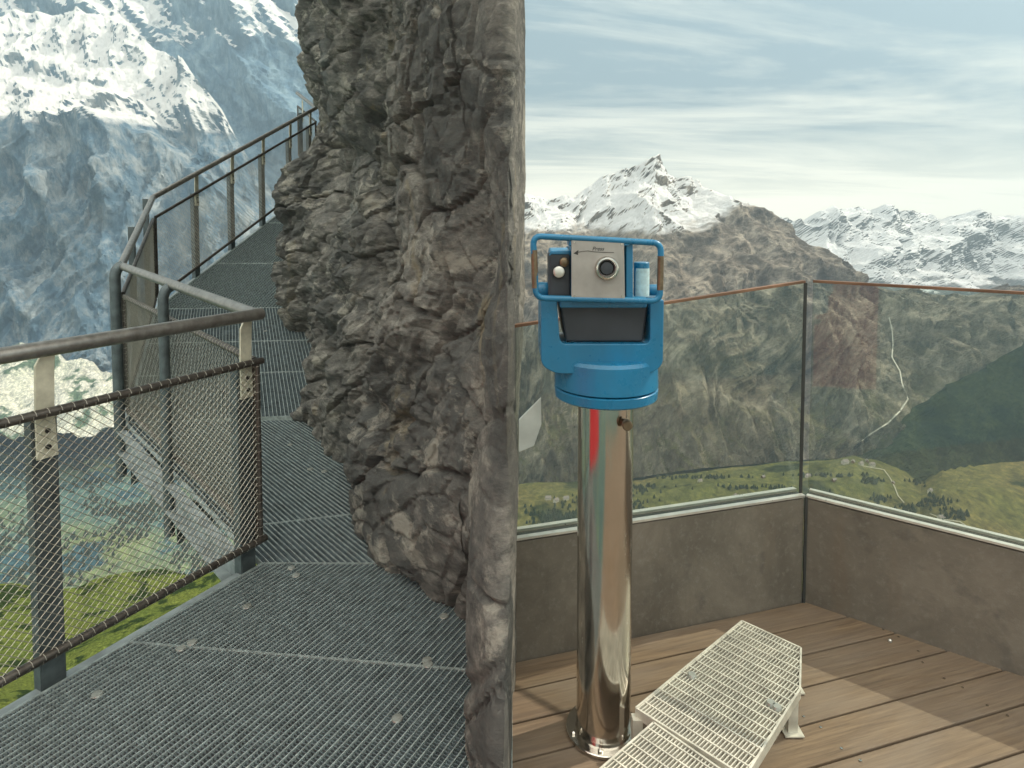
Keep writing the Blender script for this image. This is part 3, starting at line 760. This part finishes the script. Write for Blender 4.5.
# planks
mb = MB(); uvs = []
pw = .137; random.seed(3)
o0 = TC.copy()
rows_ = 24
plank_bounds = []
for i in range(rows_):
    c0 = -i*pw - .002
    lo, hi = c0 - (pw-.007), c0
    # long board split at random joints
    u0 = (-.03-TC.x+dl.y*(-lo))/dl.x - .0 if False else (-.03-TC.x-nl.x*lo)/dl.x; u1 = 3.2
    cuts = [u0, u1]
    for a, b in zip(cuts, cuts[1:]):
        zt = random.uniform(-.0015, .0015)
        quad = [(a, lo), (b, lo), (b, hi), (a, hi)]
        P = [TC + dl*u + nl*v + Vector((0,0,-.004+zt)) for u, v in quad]
        plank_bounds.append((P, quad, i))
me_v = []; me_f = []; uvl = []
for P, quad, i in plank_bounds:
    o = len(me_v); top = P; bot = [p - Vector((0,0,.03)) for p in P]
    me_v += [tuple(p) for p in top+bot]
    fs = [(0,1,2,3), (7,6,5,4), (0,4,5,1), (1,5,6,2), (2,6,7,3), (3,7,4,0)]
    qq = quad+quad
    for f in fs:
        me_f.append(tuple(o+k for k in f)); uvl += [(qq[k][0] + i*3.7, qq[k][1] + i*1.13) for k in f]
me = bpy.data.meshes.new('timber_deck'); me.from_pydata(me_v, [], me_f); uv = me.uv_layers.new(name='UVMap')
for k, c in enumerate(uvl): uv.data[k].uv = c
me.materials.append(MWOOD); deck = bpy.data.objects.new('timber_deck', me); COL.objects.link(deck); tag(deck, kind='structure')
bv = deck.modifiers.new('bevel', 'BEVEL'); bv.width = .003; bv.segments = 2
mb = MB(); mb.prism([(-.0,-.6,-.06),(4,-.6,-.06),(4,3.2,-.06),(0,2.6,-.06)], (0,0,-.05)); tag(mb.build('deck_underlay', MSEAL), kind='structure')

def parapet(a, b, n_, zh, lab, lab2, gt0, gt1, gb=.0, endcut=0):
    d = (b-a).normalized()
    t = thing('parapet_wall', a, lab, 'wall', 'low walls round the viewing terrace')
    off = n_*.004
    mb = MB(); base = [a+off, b+off, b+off+n_*.09, a+off+n_*.09]
    mb.prism([p+Vector((0,0,-.35)) for p in base], (0,0,.35+zh-.016)); mb.build('concrete_panel', MCON, t, bevel=.004)
    mb = MB(); mb.beam(a+n_*.010+Vector((0,0,zh-.004)), b+n_*.010+Vector((0,0,zh-.004)), .022, .009); mb.beam(a+n_*.062+Vector((0,0,zh+.002)), b+n_*.062+Vector((0,0,zh+.002)), .020, .009)
    mb.build('metal_cap', MCAP, t)
    mb = MB(); mb.beam(a+n_*.036+Vector((0,0,zh-.008)), b+n_*.036+Vector((0,0,zh-.008)), .028, .010); mb.build('rubber_seal', MSEAL, t)
    g = thing('glass_balustrade', a+n_*.036, lab2, 'glass panel', 'glass panels on the terrace walls')
    mb = MB(); q = [a+n_*.031+Vector((0,0,zh-.002)), b+n_*.031+Vector((0,0,zh-.002)), b+n_*.031+Vector((0,0,gt1)), a+n_*.031+Vector((0,0,gt0))]
    mb.prism(q, n_*.011); mb.build('glass_pane', MGL, g)
    mb = MB(); mb.beam(q[3]+n_*.0055+Vector((0,0,.005)), q[2]+n_*.0055+Vector((0,0,.005)), .020, .011)
    mb.build('edge_profile', MORANGE, g, bevel=.001)
    return t, g
tw, tg = parapet(TA, TC-dl*.002, nl, .458, 'low concrete wall behind the telescope, running left to the rock', 'left glass pane, behind the blue telescope', 1.222, 1.350)
tw2, tg2 = parapet(TC+dr*.002, TE, nr_, .458, 'low concrete wall on the right side, with a brownish vertical stain', 'right glass pane with an orange top edge', 1.352, 1.352)
mb = MB(); mb.beam(TC+nl*.03+Vector((0,0,.45)), TC+nl*.03+Vector((0,0,1.35)), .006, .012, up=(1,0,0)); mb.build('corner_seal', MSEAL, tg2)
mb = MB(); mb.beam(TC-nl*.003+Vector((0,0,-.02)), TC-nl*.003+Vector((0,0,.452)), .010, .010, up=(1,0,0)); mb.build('corner_joint', MSEAL, tw2)

# ---------------------------------------------------------------- coin telescope
PY = 1.95; PX = (607-512)/F*PY
T = thing('coin_telescope', (PX, PY, 0), 'blue coin operated telescope on a polished steel pole', 'telescope')
def hp(px, py, Y): p = aty(px, py, Y); return p
mb = MB(); mb.lathe((PX, PY, 0), [(.085, .012), (.085, 1.055)], 64); mb.build('pole', MSTEEL, T, smooth=50)
mb = MB(); mb.lathe((PX, PY, 0), [(.118, .0), (.118, .008), (.116, .010), (.088, .011), (.0865, .02)], 48); bp = mb.build('base_plate', MSTEEL, T, smooth=40)
for k in range(6):
    a = k*math.pi/3+.3; mb = MB(); mb.lathe((PX+.102*math.cos(a), PY+.102*math.sin(a), .0105), [(.008, 0), (.008, .006), (.004, .009)], 6); mb.build('bolt', MSTEEL, bp)
lk = hp(626, 423, PY-.075)
mb = MB(); mb.lathe((lk.x, lk.y-.03, lk.z), [(.012, -.0), (.0155, .004), (.0155, .016), (.011, .02), (.011, .05)], 20, 'Y'); mb.build('lock', MBRASS, T, smooth=40)
# turntable drum
z0 = hp(608, 411, PY-.15).z; z1 = hp(608, 399, PY-.15).z; z2 = hp(608, 366, PY-.15).z
mb = MB(); mb.lathe((PX, PY, 0), [(.085, z0+.006), (.146, z0), (.156, z0+.006), (.158, z1-.003), (.154, z1)], 64); mb.build('drum_base', MBLUE, T, smooth=35)
mb = MB(); mb.lathe((PX, PY, 0), [(.154, z1+.003), (.158, z1+.006), (.156, z2-.01), (.148, z2), (.06, z2+.004)], 64); mb.build('drum', MBLUE, T, smooth=35)
# cradle: U-shaped body
YF = 1.83; YB = 2.05
def rounded(pts, r, seg=5):
    out_ = []; k = len(pts)
    for i in range(k):
        p = Vector(pts[i]); a = Vector(pts[i-1]); b = Vector(pts[(i+1) % k])
        rr = r[i] if isinstance(r, list) else r
        u = (a-p); v = (b-p); rr = min(rr, u.length*.48, v.length*.48)
        if rr < 1e-4: out_.append(p); continue
        p0 = p+u.normalized()*rr; p1 = p+v.normalized()*rr
        for s_ in range(seg+1):
            t_ = s_/seg; out_.append(p0*(1-t_)**2 + p*2*t_*(1-t_) + p1*t_**2)
    return out_
def facepoly(pts, Y, r): return rounded([hp(x, y, Y) for x, y in pts], r)
outer = [(541,300),(557,300),(560,344),(650,344),(650,300),(664,300),(663,366),(650,374),(556,374),(541,366)]
mb = MB(); mb.prism(facepoly(outer, YF+.01, [.004,.004,.02,.02,.004,.004,.04,.02,.02,.04]), (0, .19, 0)); mb.build('cradle', MBLUE, T, bevel=.004, smooth=35)
# dark scope housing between the arms
def frus(mb, f0, y0_, f1, y1_):
    a = [hp(x, y, y0_) for x, y in f0]; b = [v + Vector((0, y1_-y0_, 0)) for v in [hp(x, y, y0_) for x, y in f1]]
    mb.add(a+b, [(0,1,2,3),(7,6,5,4),(0,4,5,1),(1,5,6,2),(2,6,7,3),(3,7,4,0)])
mb = MB(); frus(mb, [(566,342),(643,342),(649,301),(559,301)], YF+.035, [(566,340),(643,340),(649,296),(559,296)], YB); mb.build('scope_housing', MDARKB, T, bevel=.006)
mb = MB(); frus(mb, [(571,300),(626,300),(626,244),(571,244)], YF-.005, [(573,300),(624,300),(624,250),(573,250)], YB+.03); mb.build('optics_box', MBLUE, T, bevel=.005)
mb = MB(); frus(mb, [(560,308),(647,308),(647,297),(560,297)], YF-.01, [(560,308),(647,308),(647,300),(560,300)], YF+.12); mb.build('lower_apron', MBLUE, T, bevel=.004)
# handle loop
YH = YF-.03
loop = rounded([hp(533,236,YH), hp(661,243,YH), hp(660,301,YH), hp(536,298,YH)], .026, 8)
mb = MB(); mb.tube(loop, .0088, 12, closed=True); mb.build('handle_loop', MBLUE, T, smooth=True)
mb = MB(); rr_ = [hp(660.7,256,YH)+Vector((.0,-.0,0)), hp(660.4,275,YH), hp(660,290,YH)]; mb.tube(rr_, .0093, 12); mb.build('worn_grip', MBRASS, T, smooth=50)
mb = MB(); mb.tube([hp(534,250,YH), hp(535,288,YH)], .0093, 12); mb.build('worn_grip', MBRASS, T, smooth=50)
mb = MB(); frus(mb, [(626,302),(633,302),(633,242),(626,242)], YF-.022, [(626,302),(633,302),(633,242),(626,242)], YF+.03); mb.build('side_rib', MBLUE, T, bevel=.003)
mb = MB(); frus(mb, [(569,246),(629,246),(629,238),(569,238)], YF-.034, [(569,246),(629,246),(629,240),(569,240)], YF+.03); mb.build('top_bridge', MBLUE, T, bevel=.003)
# face plate, lettering, arrow, eyepiece
PLY = YF-.036
pl_ = [hp(x, y, PLY) for x, y in ((571.5,299),(625,299.5),(624,241.5),(571.5,239))]
mb = MB(); mb.prism(rounded(pl_, .004, 3), (0, .006, 0)); plate = mb.build('face_plate', MPLATE, T, bevel=.0008)
for x, y in ((574.5,242.5),(621.5,244),(574.5,296),(622,296.5)):
    p = hp(x, y, PLY); mb = MB(); mb.lathe((p.x, p.y-.002, p.z), [(.0022,0),(.0028,.0012),(.0028,.003)], 12, 'Y'); mb.build('screw', MSTEEL, plate, smooth=40)
mb = MB(); mb.prism([hp(571.5,303,PLY+.008), hp(626,303,PLY+.008), hp(626,297.0,PLY+.008), hp(571.5,297,PLY+.008)], (0,.02,0)); mb.build('plate_lip', MBLUE, T, bevel=.002)
fc = bpy.data.curves.new('lettering', 'FONT'); fc.body = 'Press'; fc.size = .0155; fc.align_x = 'CENTER'; fc.extrude = .0002; fc.shear = .25
fo = bpy.data.objects.new('lettering', fc); COL.objects.link(fo); bpy.context.view_layer.update()
dg = bpy.context.evaluated_depsgraph_get(); fm = bpy.data.meshes.new_from_object(fo.evaluated_get(dg)); bpy.data.objects.remove(fo)
fm.materials.clear(); fm.materials.append(MINK)
lo_ = bpy.data.objects.new('lettering', fm); COL.objects.link(lo_); lp = hp(598, 250.5, PLY); lo_.location = (lp.x, lp.y-.0006, lp.z); lo_.rotation_euler = (R(90), 0, 0)
lo_.parent = plate
mb = MB(); pts = [hp(x, y, PLY)+Vector((0,-.0006,0)) for x, y in ((614,252.6),(604,252.2),(594,251.8),(588,250.8),(582,251.2),(577,252.6))]
mb.tube(pts, .0008, 6); h0 = hp(573.4, 253.4, PLY)+Vector((0,-.0006,0)); mb.prism([h0, hp(578.5,249.9,PLY)+Vector((0,-.0009,0)), hp(578,255.0,PLY)+Vector((0,-.0009,0))], (0,.0006,0)); mb.build('arrow', MINK, plate)
ec = hp(606.5, 268, PLY)
mb = MB(); mb.lathe((ec.x, ec.y-.020, ec.z), [(.0225,.020),(.0335,.020),(.0335,.006),(.031,.0),(.027,-.001),(.0225,.004),(.0175,.014)], 40, 'Y')
mb.f = mb.f[:-2]
mb.build('eyepiece', MSTEEL, T, smooth=35)
mb = MB(); mb.lathe((ec.x, ec.y-.010, ec.z), [(.0165,.0),(.0165,.012)], 32, 'Y'); ey = mb.build('lens', MBLACK, T, smooth=40)
mb = MB(); mb.lathe((ec.x, ec.y-.012, ec.z), [(.009,.0),(.0175,.002),(.0175,.004)], 32, 'Y'); mb.build('lens_ring', MDARKB, T, smooth=40)
# coin box with button on the left, blue caps, sticker
mb = MB(); frus(mb, [(549,298),(571,298),(571,252),(549,252)], YF+.0, [(549,298),(571,298),(571,254),(549,254)], YF+.09)
mb.build('coin_box', MDARKB, T, bevel=.006)
mb = MB(); frus(mb, [(548.5,256),(571,256),(571,251),(550.5,251)], YF+.0, [(549,258),(571,258),(571,249),(551,249)], YF+.10); mb.build('coin_box_lid', MBLUE, T, bevel=.004)
b_ = hp(558.5, 271.5, YF-.0); mb = MB(); mb.lathe((b_.x, b_.y-.022, b_.z), [(.012,0),(.0155,.002),(.0165,.006),(.0165,.012)], 28, 'Y'); mb.build('button', MCAP, T, smooth=40)
mb = MB(); mb.lathe((b_.x, b_.y-.010, b_.z), [(.020,0),(.020,.014)], 28, 'Y'); mb.build('button_collar', MBLACK, T, smooth=40)
b_ = hp(564, 262, YF); mb = MB(); mb.lathe((b_.x, b_.y-.016, b_.z), [(.008,0),(.013,.003),(.014,.018)], 24, 'Y'); mb.build('coin_knob', MBRASS, T, smooth=40)
for (x, y, r_) in ((544, 290, .024), (652, 290, .017)):
    p = hp(x, y, YF+.08); mb = MB(); mb.lathe((p.x-.02, p.y, p.z), [(r_*.8,0),(r_,.006),(r_,.034),(r_*.8,.04)], 28, 'X'); mb.build('pivot_cap', MBLUE, T, smooth=40)
p = hp(641.5, 297, YF+.05); q = hp(641.5, 262, YF+.05); mb = MB(); mb.tube([p, q], .0225, 24); sc_ = mb.build('side_barrel', MBLUE, T, smooth=50, bevel=.003)
mb = MB()
k0 = 14; 
ang = [(-90 + (j-k0/2)*9) for j in range(k0+1)]
za, zb2 = hp(641.5, 296, YF+.05).z, hp(641.5, 268, YF+.05).z
vs_ = [(p.x + .0232*math.cos(R(a)), p.y + .0232*math.sin(R(a)), z) for z in (za, zb2) for a in ang]
mb.add(vs_, [(j, j+1, k0+1+j+1, k0+1+j) for j in range(k0)]); mb.build('sticker', MSTICK, sc_, smooth=True, recalc=False)

# ---------------------------------------------------------------- step platform
ZS = .13
def sp_(px, py): p = onz(px, py, ZS); return (p.x, p.y)
ST = thing('step_platform', (*sp_(720, 690), 0), 'galvanised grating step platform at the foot of the telescope pole', 'step')
T1, T2, T3, T4, T5 = sp_(742,621), sp_(801,648), sp_(800,689), sp_(775,729), sp_(636,708)
zs = lambda x, y: ZS
d12 = (T2[0]-T1[0], T2[1]-T1[1]); L12 = math.hypot(*d12); d12 = (d12[0]/L12, d12[1]/L12)
d15 = (T5[0]-T1[0], T5[1]-T1[1]); L15 = math.hypot(*d15); e15 = (d15[0]/L15, d15[1]/L15)
T4b = (T4[0]+e15[0]*.35, T4[1]+e15[1]*.35); T3n = T3
T5 = (T1[0]+e15[0]*L15, T1[1]+e15[1]*L15)
T6 = (T5[0]+d12[0]*.07, T5[1]+d12[1]*.07); T7 = (T6[0]+e15[0]*.40, T6[1]+e15[1]*.40); T8 = (T7[0]+d12[0]*.5, T7[1]+d12[1]*.5)
polyA = [T1, T2, T3, T4, (T4[0]-.12, T4[1]-.05), T6, T5]
mid_a = T6; mid_b = isect(T6, d12, T4, (T4[0]-T3[0], T4[1]-T3[1]))
polyA = [T1, T2, T3, mid_b, T6, T5]
g_ = .012
polyB = [(T6[0]+e15[0]*g_, T6[1]+e15[1]*g_), (mid_b[0]+e15[0]*g_-.02, mid_b[1]+e15[1]*g_), (mid_b[0]+e15[0]*.4-.16, mid_b[1]+e15[1]*.4), (T6[0]+e15[0]*.42, T6[1]+e15[1]*.42)]
for nm, poly in (('grating_plate', polyA), ('grating_plate', polyB)):
    mb = MB(); bars(mb, poly, zs, e15, .0105, .003, .024, -.0125)
    gp = mb.build(nm, MGALV, ST, recalc=False)
    mb = MB(); bars(mb, poly, zs, d12, .040, .0045, .008, -.003); mb.build('cross_bars', MGALV, gp, recalc=False)
    mb = MB()
    for i in range(len(poly)):
        a = Vector((*poly[i], ZS-.014)); b = Vector((*poly[(i+1) % len(poly)], ZS-.014)); mb.beam(a, b, .006, .032)
    mb.build('edge_frame', MGALV, gp, recalc=False)
for (x, y) in ((692, 676), (777, 708), (771, 704)):
    p = onz(x, y, ZS); mb = MB(); mb.lathe((p.x, p.y, ZS), [(.012,.008),(.014,.004),(.016,-.004)], 14); mb.build('clip', MCLIP, ST, smooth=40)
for (x, y) in (T1, T2, T3, T5, mid_b, polyB[2], polyB[3]):
    cx = .94*x+.06*T6[0]+.0; cy = .94*y+.06*T6[1]
    mb = MB(); mb.beam(Vector((cx, cy, .004)), Vector((cx, cy, ZS-.026)), .03, .03, up=(1,0,0)); mb.box((cx, cy, .002), .06, .06, .004); mb.build('leg', MGALV, ST)
tb = thing('added_red_banner', (-1.15, .55, 0), 'added red cloth banner out of view, put there to be mirrored in the steel telescope pole', 'banner')  # unseen banner, added only for the red reflection in pole and glass
MRED = simple('red_cloth', (.55, .04, .05), .7, 0, .1, 10)
mb = MB(); qa = Vector((-1.66, 1.40, 0)); qb = Vector((-1.05, .05, 0)); V3_ = lambda z: Vector((0,0,z))
vs_ = []; 
for i in range(13):
    c = qa.lerp(qb, i/12) + Vector((.02*math.sin(i*1.3), .01*math.sin(i*2.1), 0)); vs_ += [c+V3_(.12), c+V3_(1.85)]
mb.add(vs_, [(2*i, 2*i+2, 2*i+3, 2*i+1) for i in range(12)]); ob_ = mb.build('cloth', MRED, tb); sm_ = ob_.modifiers.new('thickness', 'SOLIDIFY'); sm_.thickness = .003
for q_ in (qa, qb):
    mb = MB(); mb.tube([q_+V3_(0), q_+V3_(1.9)], .016, 12); mb.build('post', MPOST, tb)
# pale board behind the telescope, fixed to the rock
YBD = 2.02
mb = MB(); mb.prism([aty(x, y, YBD) for x, y in ((519,420),(541,398),(541.5,424),(534,446),(519,452))], (0, .012, 0))
bd = mb.build('notice_board', MBOARD, bevel=.001); tag(bd, 'corner of a pale grey green board sticking out behind the telescope', 'board')
# small white bolt on deck near right wall
p = onz(890, 641, 0); mb = MB(); mb.lathe((p.x, p.y, 0), [(.007, -.002), (.007, .004), (.003, .008)], 8); tag(mb.build('pebble', MCAP), 'tiny pale pebble on the planks by the right wall', 'pebble')

mb = MB()
for i in range(1, 9):
    for u in (.15, .75, 1.35, -.45, -1.05, .18+.0, 1.95):
        for e in (.022, pw-.03):
            c = TC + dl*(u-1.2+.02*(i % 3)) + nl*(-i*pw-e)
            if c.x > .05 and c.y > .9: mb.lathe((c.x, c.y, -.0035), [(.0045, .0), (.0045, .002), (.002, .0022)], 8)
sc_o = mb.build('deck_screws', MSTEEL); tag(sc_o, kind='structure')
# ---------------------------------------------------------------- hamlet on the meadow
MHW = simple('house_wall', (.55, .50, .42), .8, 0, .1, .2); MHW2 = simple('chalet_timber', (.16, .09, .05), .8, 0, .1, .2)
MHR = simple('house_roof', (.20, .17, .15), .8, 0, .15, .3)
bpy.context.view_layer.update()
from mathutils.bvhtree import BVHTree
bt = BVHTree.FromPolygons([v.co for v in meadow.data.vertices], [p.vertices for p in meadow.data.polygons])
def ground(px, py):
    r = ray(px, py).normalized(); h = bt.ray_cast(Vector((0, 0, CAMZ)), r, 20000); return h[0]
def house(px, py, s, rz, wall, label, grp='far houses on the valley meadow'):
    g = ground(px, py)
    if g is None: return
    w, l, h, rf = 9*s, 13*s, 6*s, 4*s
    t = thing('house', g, label, 'house', grp); t.rotation_euler = (0, 0, rz)
    def part(mb, nm, m):
        me = bpy.data.meshes.new(nm); me.from_pydata(mb.v, [], mb.f); me.materials.append(m)
        o = bpy.data.objects.new(nm, me); COL.objects.link(o); o.parent = t
    mb = MB(); mb.box((0, 0, h/2-2), l, w, h+4)
    mb.add([(-l/2,-w/2,h),(-l/2,w/2,h),(-l/2,0,h+rf),(l/2,-w/2,h),(l/2,w/2,h),(l/2,0,h+rf)], [(0,2,1),(3,4,5)]); part(mb, 'wall', wall)
    mb = MB()
    for sg in (-1, 1):
        a = Vector((-l/2-1, sg*(w/2+1.2), h-.8)); b = Vector((l/2+1, sg*(w/2+1.2), h-.8)); c = Vector((l/2+1, 0, h+rf+.3)); d = Vector((-l/2-1, 0, h+rf+.3))
        mb.prism([a, b, c, d], (0, 0, .6))
    part(mb, 'roof', MHR)
HL = [(845,464,1.5,.3,MHW,'big pale house at the hilltop hamlet'),(853,463,1.0,1.0,MHW2,'brown chalet in the hilltop hamlet'),(861,465,1.1,.5,MHW,'white house at the right of the hilltop hamlet'),
      (867,462,.9,1.2,MHW2,'rearmost dark chalet of the hilltop hamlet'),(872,466,1.2,.2,MHW,'pale house on the right end of the hamlet'),(730,504,1.6,.4,MHW,'pale barn alone on the dry grass beside the glass corner'),
      (735,497,.9,.9,MHW2,'small chalet above the lone barn'),(808,477,1.0,.2,MHW,'little white house near the glass joint'),(930,492,1.0,.7,MHW,'little house halfway down the green slope'),
      (941,519,1.1,.1,MHW,'pale house beside the lower path'),(763,478,.9,.6,MHW2,'small dark hut on the meadow edge'),(700,482,.9,.3,MHW,'tiny white hut under the cliff wall'),
      (548,500,1.3,.2,MHW,'left white house of the row seen behind the telescope pole'),(556,502,1.2,.8,MHW,'middle white house of the row seen behind the telescope pole'),(566,500,1.2,.4,MHW,'right white house of the row beside the telescope pole'),
      (834,481,.8,.3,MHW2,'tiny brown hut below the hilltop hamlet'),(893,484,.8,.9,MHW2,'tiny hut by the sloping path')]
for h_ in HL: house(*h_)
# paths and torrent as ribbons laid on the land
def ribbon(name, pts, w, m, lift=1.2, tree=bt):
    P = []
    for a, b in zip(pts, pts[1:]):
        for k in range(8):
            x, y = lerp(a[0], b[0], k/8), lerp(a[1], b[1], k/8); r = ray(x, y).normalized(); h = tree.ray_cast(Vector((0,0,CAMZ)), r, 20000)[0]
            if h is not None: P.append(h - r*lift*3 + Vector((0,0,lift)))
    if len(P) < 3: return
    mb = MB(); v = []
    for i, p in enumerate(P):
        d = (P[min(i+1, len(P)-1)]-P[max(i-1, 0)]).normalized(); s_ = d.cross(Vector((0, -.5, 1))).normalized(); v += [p-s_*w/2, p+s_*w/2]
    mb.add(v, [(2*i, 2*i+1, 2*i+3, 2*i+2) for i in range(len(P)-1)])
    return tag(mb.build(name, m, recalc=False), kind='structure')
MPATH = simple('gravel_path', (.34, .32, .24), .9, 0, .1, .1)
ribbon('path', [(862,466),(884,470),(890,478),(895,488),(898,496),(905,504)], 3.2, MPATH)
ribbon('path', [(930,514),(945,520),(960,522),(972,530),(978,540)], 3.5, MPATH)
bm_ = bpy.data.objects['mountain_massif'].data
bt2 = BVHTree.FromPolygons([v.co for v in bm_.vertices], [p.vertices for p in bm_.polygons])
MWAT = simple('pale_torrent_bed', (.48, .45, .38), .8, 0, .1, .02)
ribbon('torrent', [(889,318),(892,330),(893,345),(892,358),(900,372),(902,384),(908,400),(900,412),(888,424),(872,434),(858,444)], 5, MWAT, 4, bt2)
# woods: clumps of trees on the shelf, too many and small to count
MTREE = simple('conifer', (.022, .034, .014), 1, 0, .2, .05)
mb = MB(); random.seed(5)
clumps = [(870,482,9,2,40),(785,502,4,1,8),(880,500,7,4,30),(745,488,40,1.5,45),(830,476,30,1.5,30),(935,503,16,5,50),(955,516,12,6,40),(905,512,12,5,30),(970,540,14,3,30),(612,505,34,9,220),(560,520,30,10,240),(700,478,40,1,60),(640,488,18,3,50),(820,500,30,6,12),(920,482,10,3,18)]
for cx, cy, rx, ry, k in clumps:
    for i in range(k):
        g = ground(random.gauss(cx, rx*.6), random.gauss(cy, ry*.6))
        if g is None: continue
        s_ = random.uniform(7, 15); r_ = s_*random.uniform(.25, .5)
        a0 = random.random()*6
        ring = [(g.x+r_*math.cos(a0+q*1.257), g.y+r_*math.sin(a0+q*1.257), g.z+s_*.12) for q in range(5)]
        ring2 = [(g.x+r_*.55*math.cos(a0+.6+q*1.257), g.y+r_*.55*math.sin(a0+.6+q*1.257), g.z+s_*.6) for q in range(5)]
        o = len(mb.v); mb.v += ring+ring2+[(g.x, g.y, g.z+s_), (g.x, g.y, g.z-2)]
        for q in range(5):
            w_ = (q+1) % 5; mb.f += [(o+q, o+w_, o+5+w_, o+5+q), (o+5+q, o+5+w_, o+10), (o+w_, o+q, o+11)]
for cx, cy, rx, ry, k in [(150,500,60,40,1500),(60,470,50,20,350),(210,540,30,25,500),(20,560,60,40,600)]:
    for i in range(k):
        r = ray(random.gauss(cx, rx*.7), random.gauss(cy, ry*.7))
        if r.z > -.3: continue
        tt = (-1010-CAMZ)/r.z; x_, y_ = r.x*tt, r.y*tt
        if noise.noise(Vector((x_*.006, y_*.006, 3))) < -.05: continue
        g = Vector((x_, y_, gz(x_, y_))); s_ = random.uniform(10, 20); r_ = s_*random.uniform(.25, .45); o = len(mb.v)
        mb.v += [(g.x+r_*math.cos(q*1.257+i), g.y+r_*math.sin(q*1.257+i), g.z+s_*.1) for q in range(5)] + [(g.x, g.y, g.z+s_)]
        mb.f += [(o+q, o+(q+1) % 5, o+5) for q in range(5)]
tag(mb.build('valley_woods', MTREE, recalc=False), 'dark clumps of trees scattered over the valley meadow', 'woods', kind='stuff')

# ---------------------------------------------------------------- haze
m = bpy.data.materials.new('valley_air'); m.use_nodes = True; t = m.node_tree; t.nodes.clear()
o = N(t, 'ShaderNodeOutputMaterial'); v = N(t, 'ShaderNodeVolumePrincipled'); v.inputs['Color'].default_value = (.58, .80, .98, 1); v.inputs['Density'].default_value = 0.000068; v.inputs['Anisotropy'].default_value = .1
t.links.new(v.outputs[0], o.inputs['Volume'])
mb = MB(); mb.box((0, 1500, 2000), 21600, 21600, 6800)
hb = mb.build('haze', m); tag(hb, 'thin bluish air between the terrace and the far mountains', 'haze', kind='stuff')
